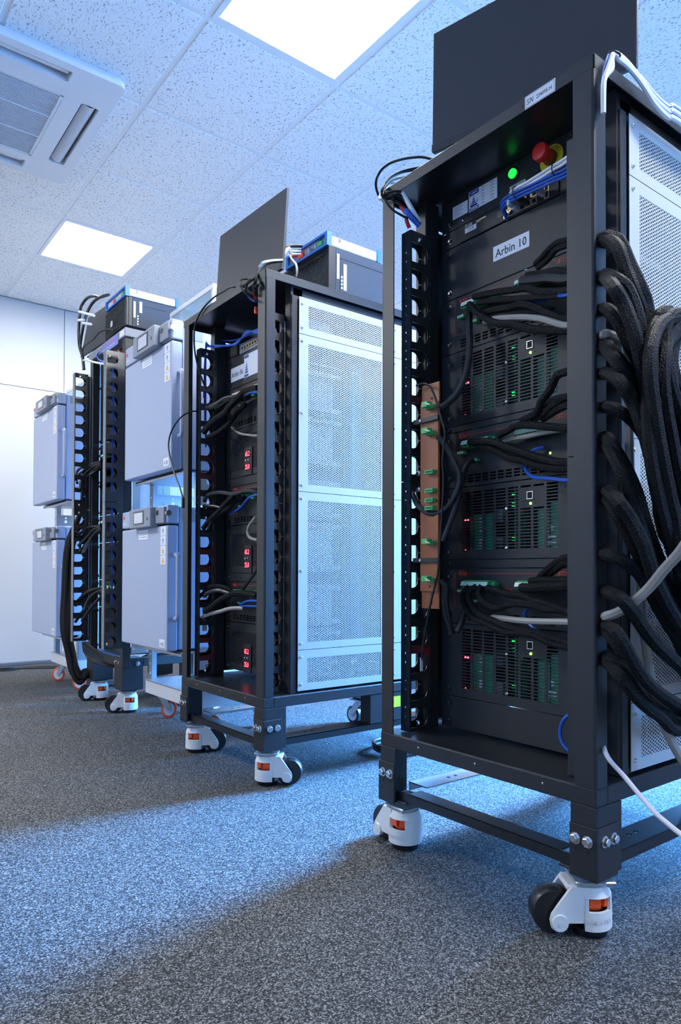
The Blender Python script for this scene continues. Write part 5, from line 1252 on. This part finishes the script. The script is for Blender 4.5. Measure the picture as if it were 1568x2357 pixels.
# ---------------------------------------------- cables of the far rack
c5=(140,640); f5=5.6
for k,pts in enumerate(([(600,220),(500,250),(430,235),(340,260),(270,350),(245,450),(235,600),(230,760),(245,900),(280,1020),(295,1180)],[(620,215),(540,235),(440,290),(370,380),(320,500),(290,620),(260,800),(255,900),(280,1000),(300,1180)])):
    cable('black_cable',('outer' if k==0 else 'inner')+' tall arching black cable tied with white ties above the far rack',None,[at(c5[0]+a/f5,c5[1]+b/f5,'X',1.24-.07*min(1,i/5)) for i,(a,b) in enumerate(pts)],.0075,HOSE)
for k,(a,b) in enumerate((((240,435),(430,485)),((230,545),(300,540)),((285,580),(390,595)))):
    tag(MB().tube([at(c5[0]+a[0]/f5,c5[1]+a[1]/f5,'X',1.158),at(c5[0]+b[0]/f5,c5[1]+b[1]/f5,'X',1.158)],.007,6,0).build('cable_tie',PAPER),('upper wide','middle short','lower')[k]+' white tie round the arching cables above the far rack','cable tie')
cable('thin_black_cable','thin black cable from the ribbed computer down to the far rack',None,[at(c5[0]+a/f5,c5[1]+b/f5,'X',x) for a,b,x in ((700,670,1.24),(600,665,1.22),(500,700,1.20),(420,790,1.18),(300,880,1.17),(280,960,1.17),(290,1050,1.17))],.0035,HOSE)
cable('white_cable','white cable stretched between the two cable managers of the far rack',None,[at(c5[0]+a/f5,c5[1]+b/f5,'X',1.165) for a,b in ((290,1060),(340,1060),(430,1085),(560,1110))],.005,WHITEC)
for k in range(2): cable('blue_patch_cable','blue patch cable looping at the top of the near manager, far rack','blue loops at the far rack top',[at(c5[0]+a/f5,c5[1]+b/f5,'X',1.17) for a,b in ((560,950+8*k),(500,955),(470,1000),(490,1050),(560,1085+8*k))],.004,BLUEC)
for k in range(3): cable('blue_patch_cable','blue patch cable running down inside the near manager of the far rack','blue cables in the near manager',[Vector((1.188+.0045*k,3.378+.003*k,1.72)),Vector((1.190+.0045*k,3.378,1.40)),Vector((1.186+.0045*k,3.378,1.05)),Vector((1.190+.004*k,3.378,.55))],.0019,BLUEC)
c7=(140,1000); f7=8.419
fo_=[]
fans=[(0,[[(790,520),(600,570),(450,620),(330,700),(290,820),(320,940)],[(780,540),(590,600),(450,700),(330,800),(300,880)],[(790,560),(640,620),(520,720),(420,840),(385,950),(370,1070)],[(790,580),(660,680),(540,790),(450,880),(430,1000),(410,1150),(400,1280)],[(790,640),(680,720),(560,800)]],'uppermost'),
      (0,[[(780,1770),(560,1790),(420,1810),(330,1850),(280,1900)],[(780,1790),(540,1800),(400,1900),(310,1990)],[(790,1800),(640,1850),(520,1980),(420,2080),(330,2160)],[(790,1830),(680,1900),(560,2050),(470,2180),(430,2320)],[(790,1850),(620,2010),(540,2130),(450,2300)],[(700,1810),(480,1970),(380,2100),(380,2280)]],'middle')]
for _,sets,w in fans:
    os_=[cable('black_cable','',w+' cable fan of the far rack',px(c7,f7,pts,'X',(1.25,1.17)),.0075,HOSE) for pts in sets]
    rank(os_,[-k for k in range(len(os_))],'black cable at the '+w+' green block of the far rack, %s')
os_=[]
for pts in ([(785,990),(700,1000),(600,1040),(520,1110),(500,1160)],[(800,1010),(700,1030),(620,1100),(580,1200)],[(810,1020),(720,1090),(640,1180),(560,1290)],[(820,1000),(680,1060),(600,1160),(500,1300)],[(780,1000),(640,1010),(560,1060)]):
    os_.append(cable('black_cable','','lowest cable fan of the far rack',[at(50+(a-50)/3.92 if False else 50+a/3.92*.97,1100+b/3.92,'X',x) for (a,b),x in zip(pts,(1.25,1.23,1.20,1.18,1.17))],.0075,HOSE))
rank(os_,[-k for k in range(len(os_))],'black cable at the lowest green block of the far rack, %s')
# black hanging bundle left of the far rack
for k in range(8):
    x=1.155+.012*(k%3); y=3.935+.016*(k%4)
    P=[Vector((1.20,3.90,1.02-.06*(k%3))),Vector((x,y,.85)),Vector((x-.01,y+.02,.60)),Vector((x-.02,y+.012*math.sin(k),.40)),Vector((x+.005,y-.005,.26)),Vector((x+.02,y-.03,.14+.006*k)),Vector((x+.05,y-.05,.10+.006*k)),Vector((x+.09,y-.04,.16))]
    cable('black_cable','black cable in the sagging bundle at the left of the far rack','sagging bundle of the far rack',P,.013,BRAID)
for k in range(6):
    P=[Vector((1.19,3.80-.01*k,.33)),Vector((1.20+.01*k,3.79-.02*k,.27)),Vector((1.24+.012*k,3.74-.02*k,.225)),Vector((1.30+.012*k,3.66-.02*k,.205+.006*k)),Vector((1.38+.01*k,3.60-.02*k,.22+.01*k))]
    cable('grey_cable','dark grey cable drooping between the legs of the far rack','drooping cables of the far rack',P,.008,SHRINK)
# cords on the floor
for k in range(3):
    P=[Vector((.85,5.52-.03*k,.006)),Vector((1.0,5.50+.02*k,.006)),Vector((1.15,5.46-.05*k,.006+.010*(k==1))),Vector((1.3,5.40+.03*k,.006)),Vector((1.5,5.30+.05*k,.006))]
    cable('floor_cable','black cord lying on the carpet along the back wall','cords along the back wall',P,.006,HOSE)
P=[Vector((1.90+.13*math.cos(a)-.0,2.06+.10*math.sin(a),.008+.003*(i%3)+.0012*i)) for i,a in enumerate([2*PI*k/12 for k in range(25)])]
cable('floor_cable','coiled black cord lying on the carpet under the middle rack rear',None,P,.007,HOSE,sm=3)
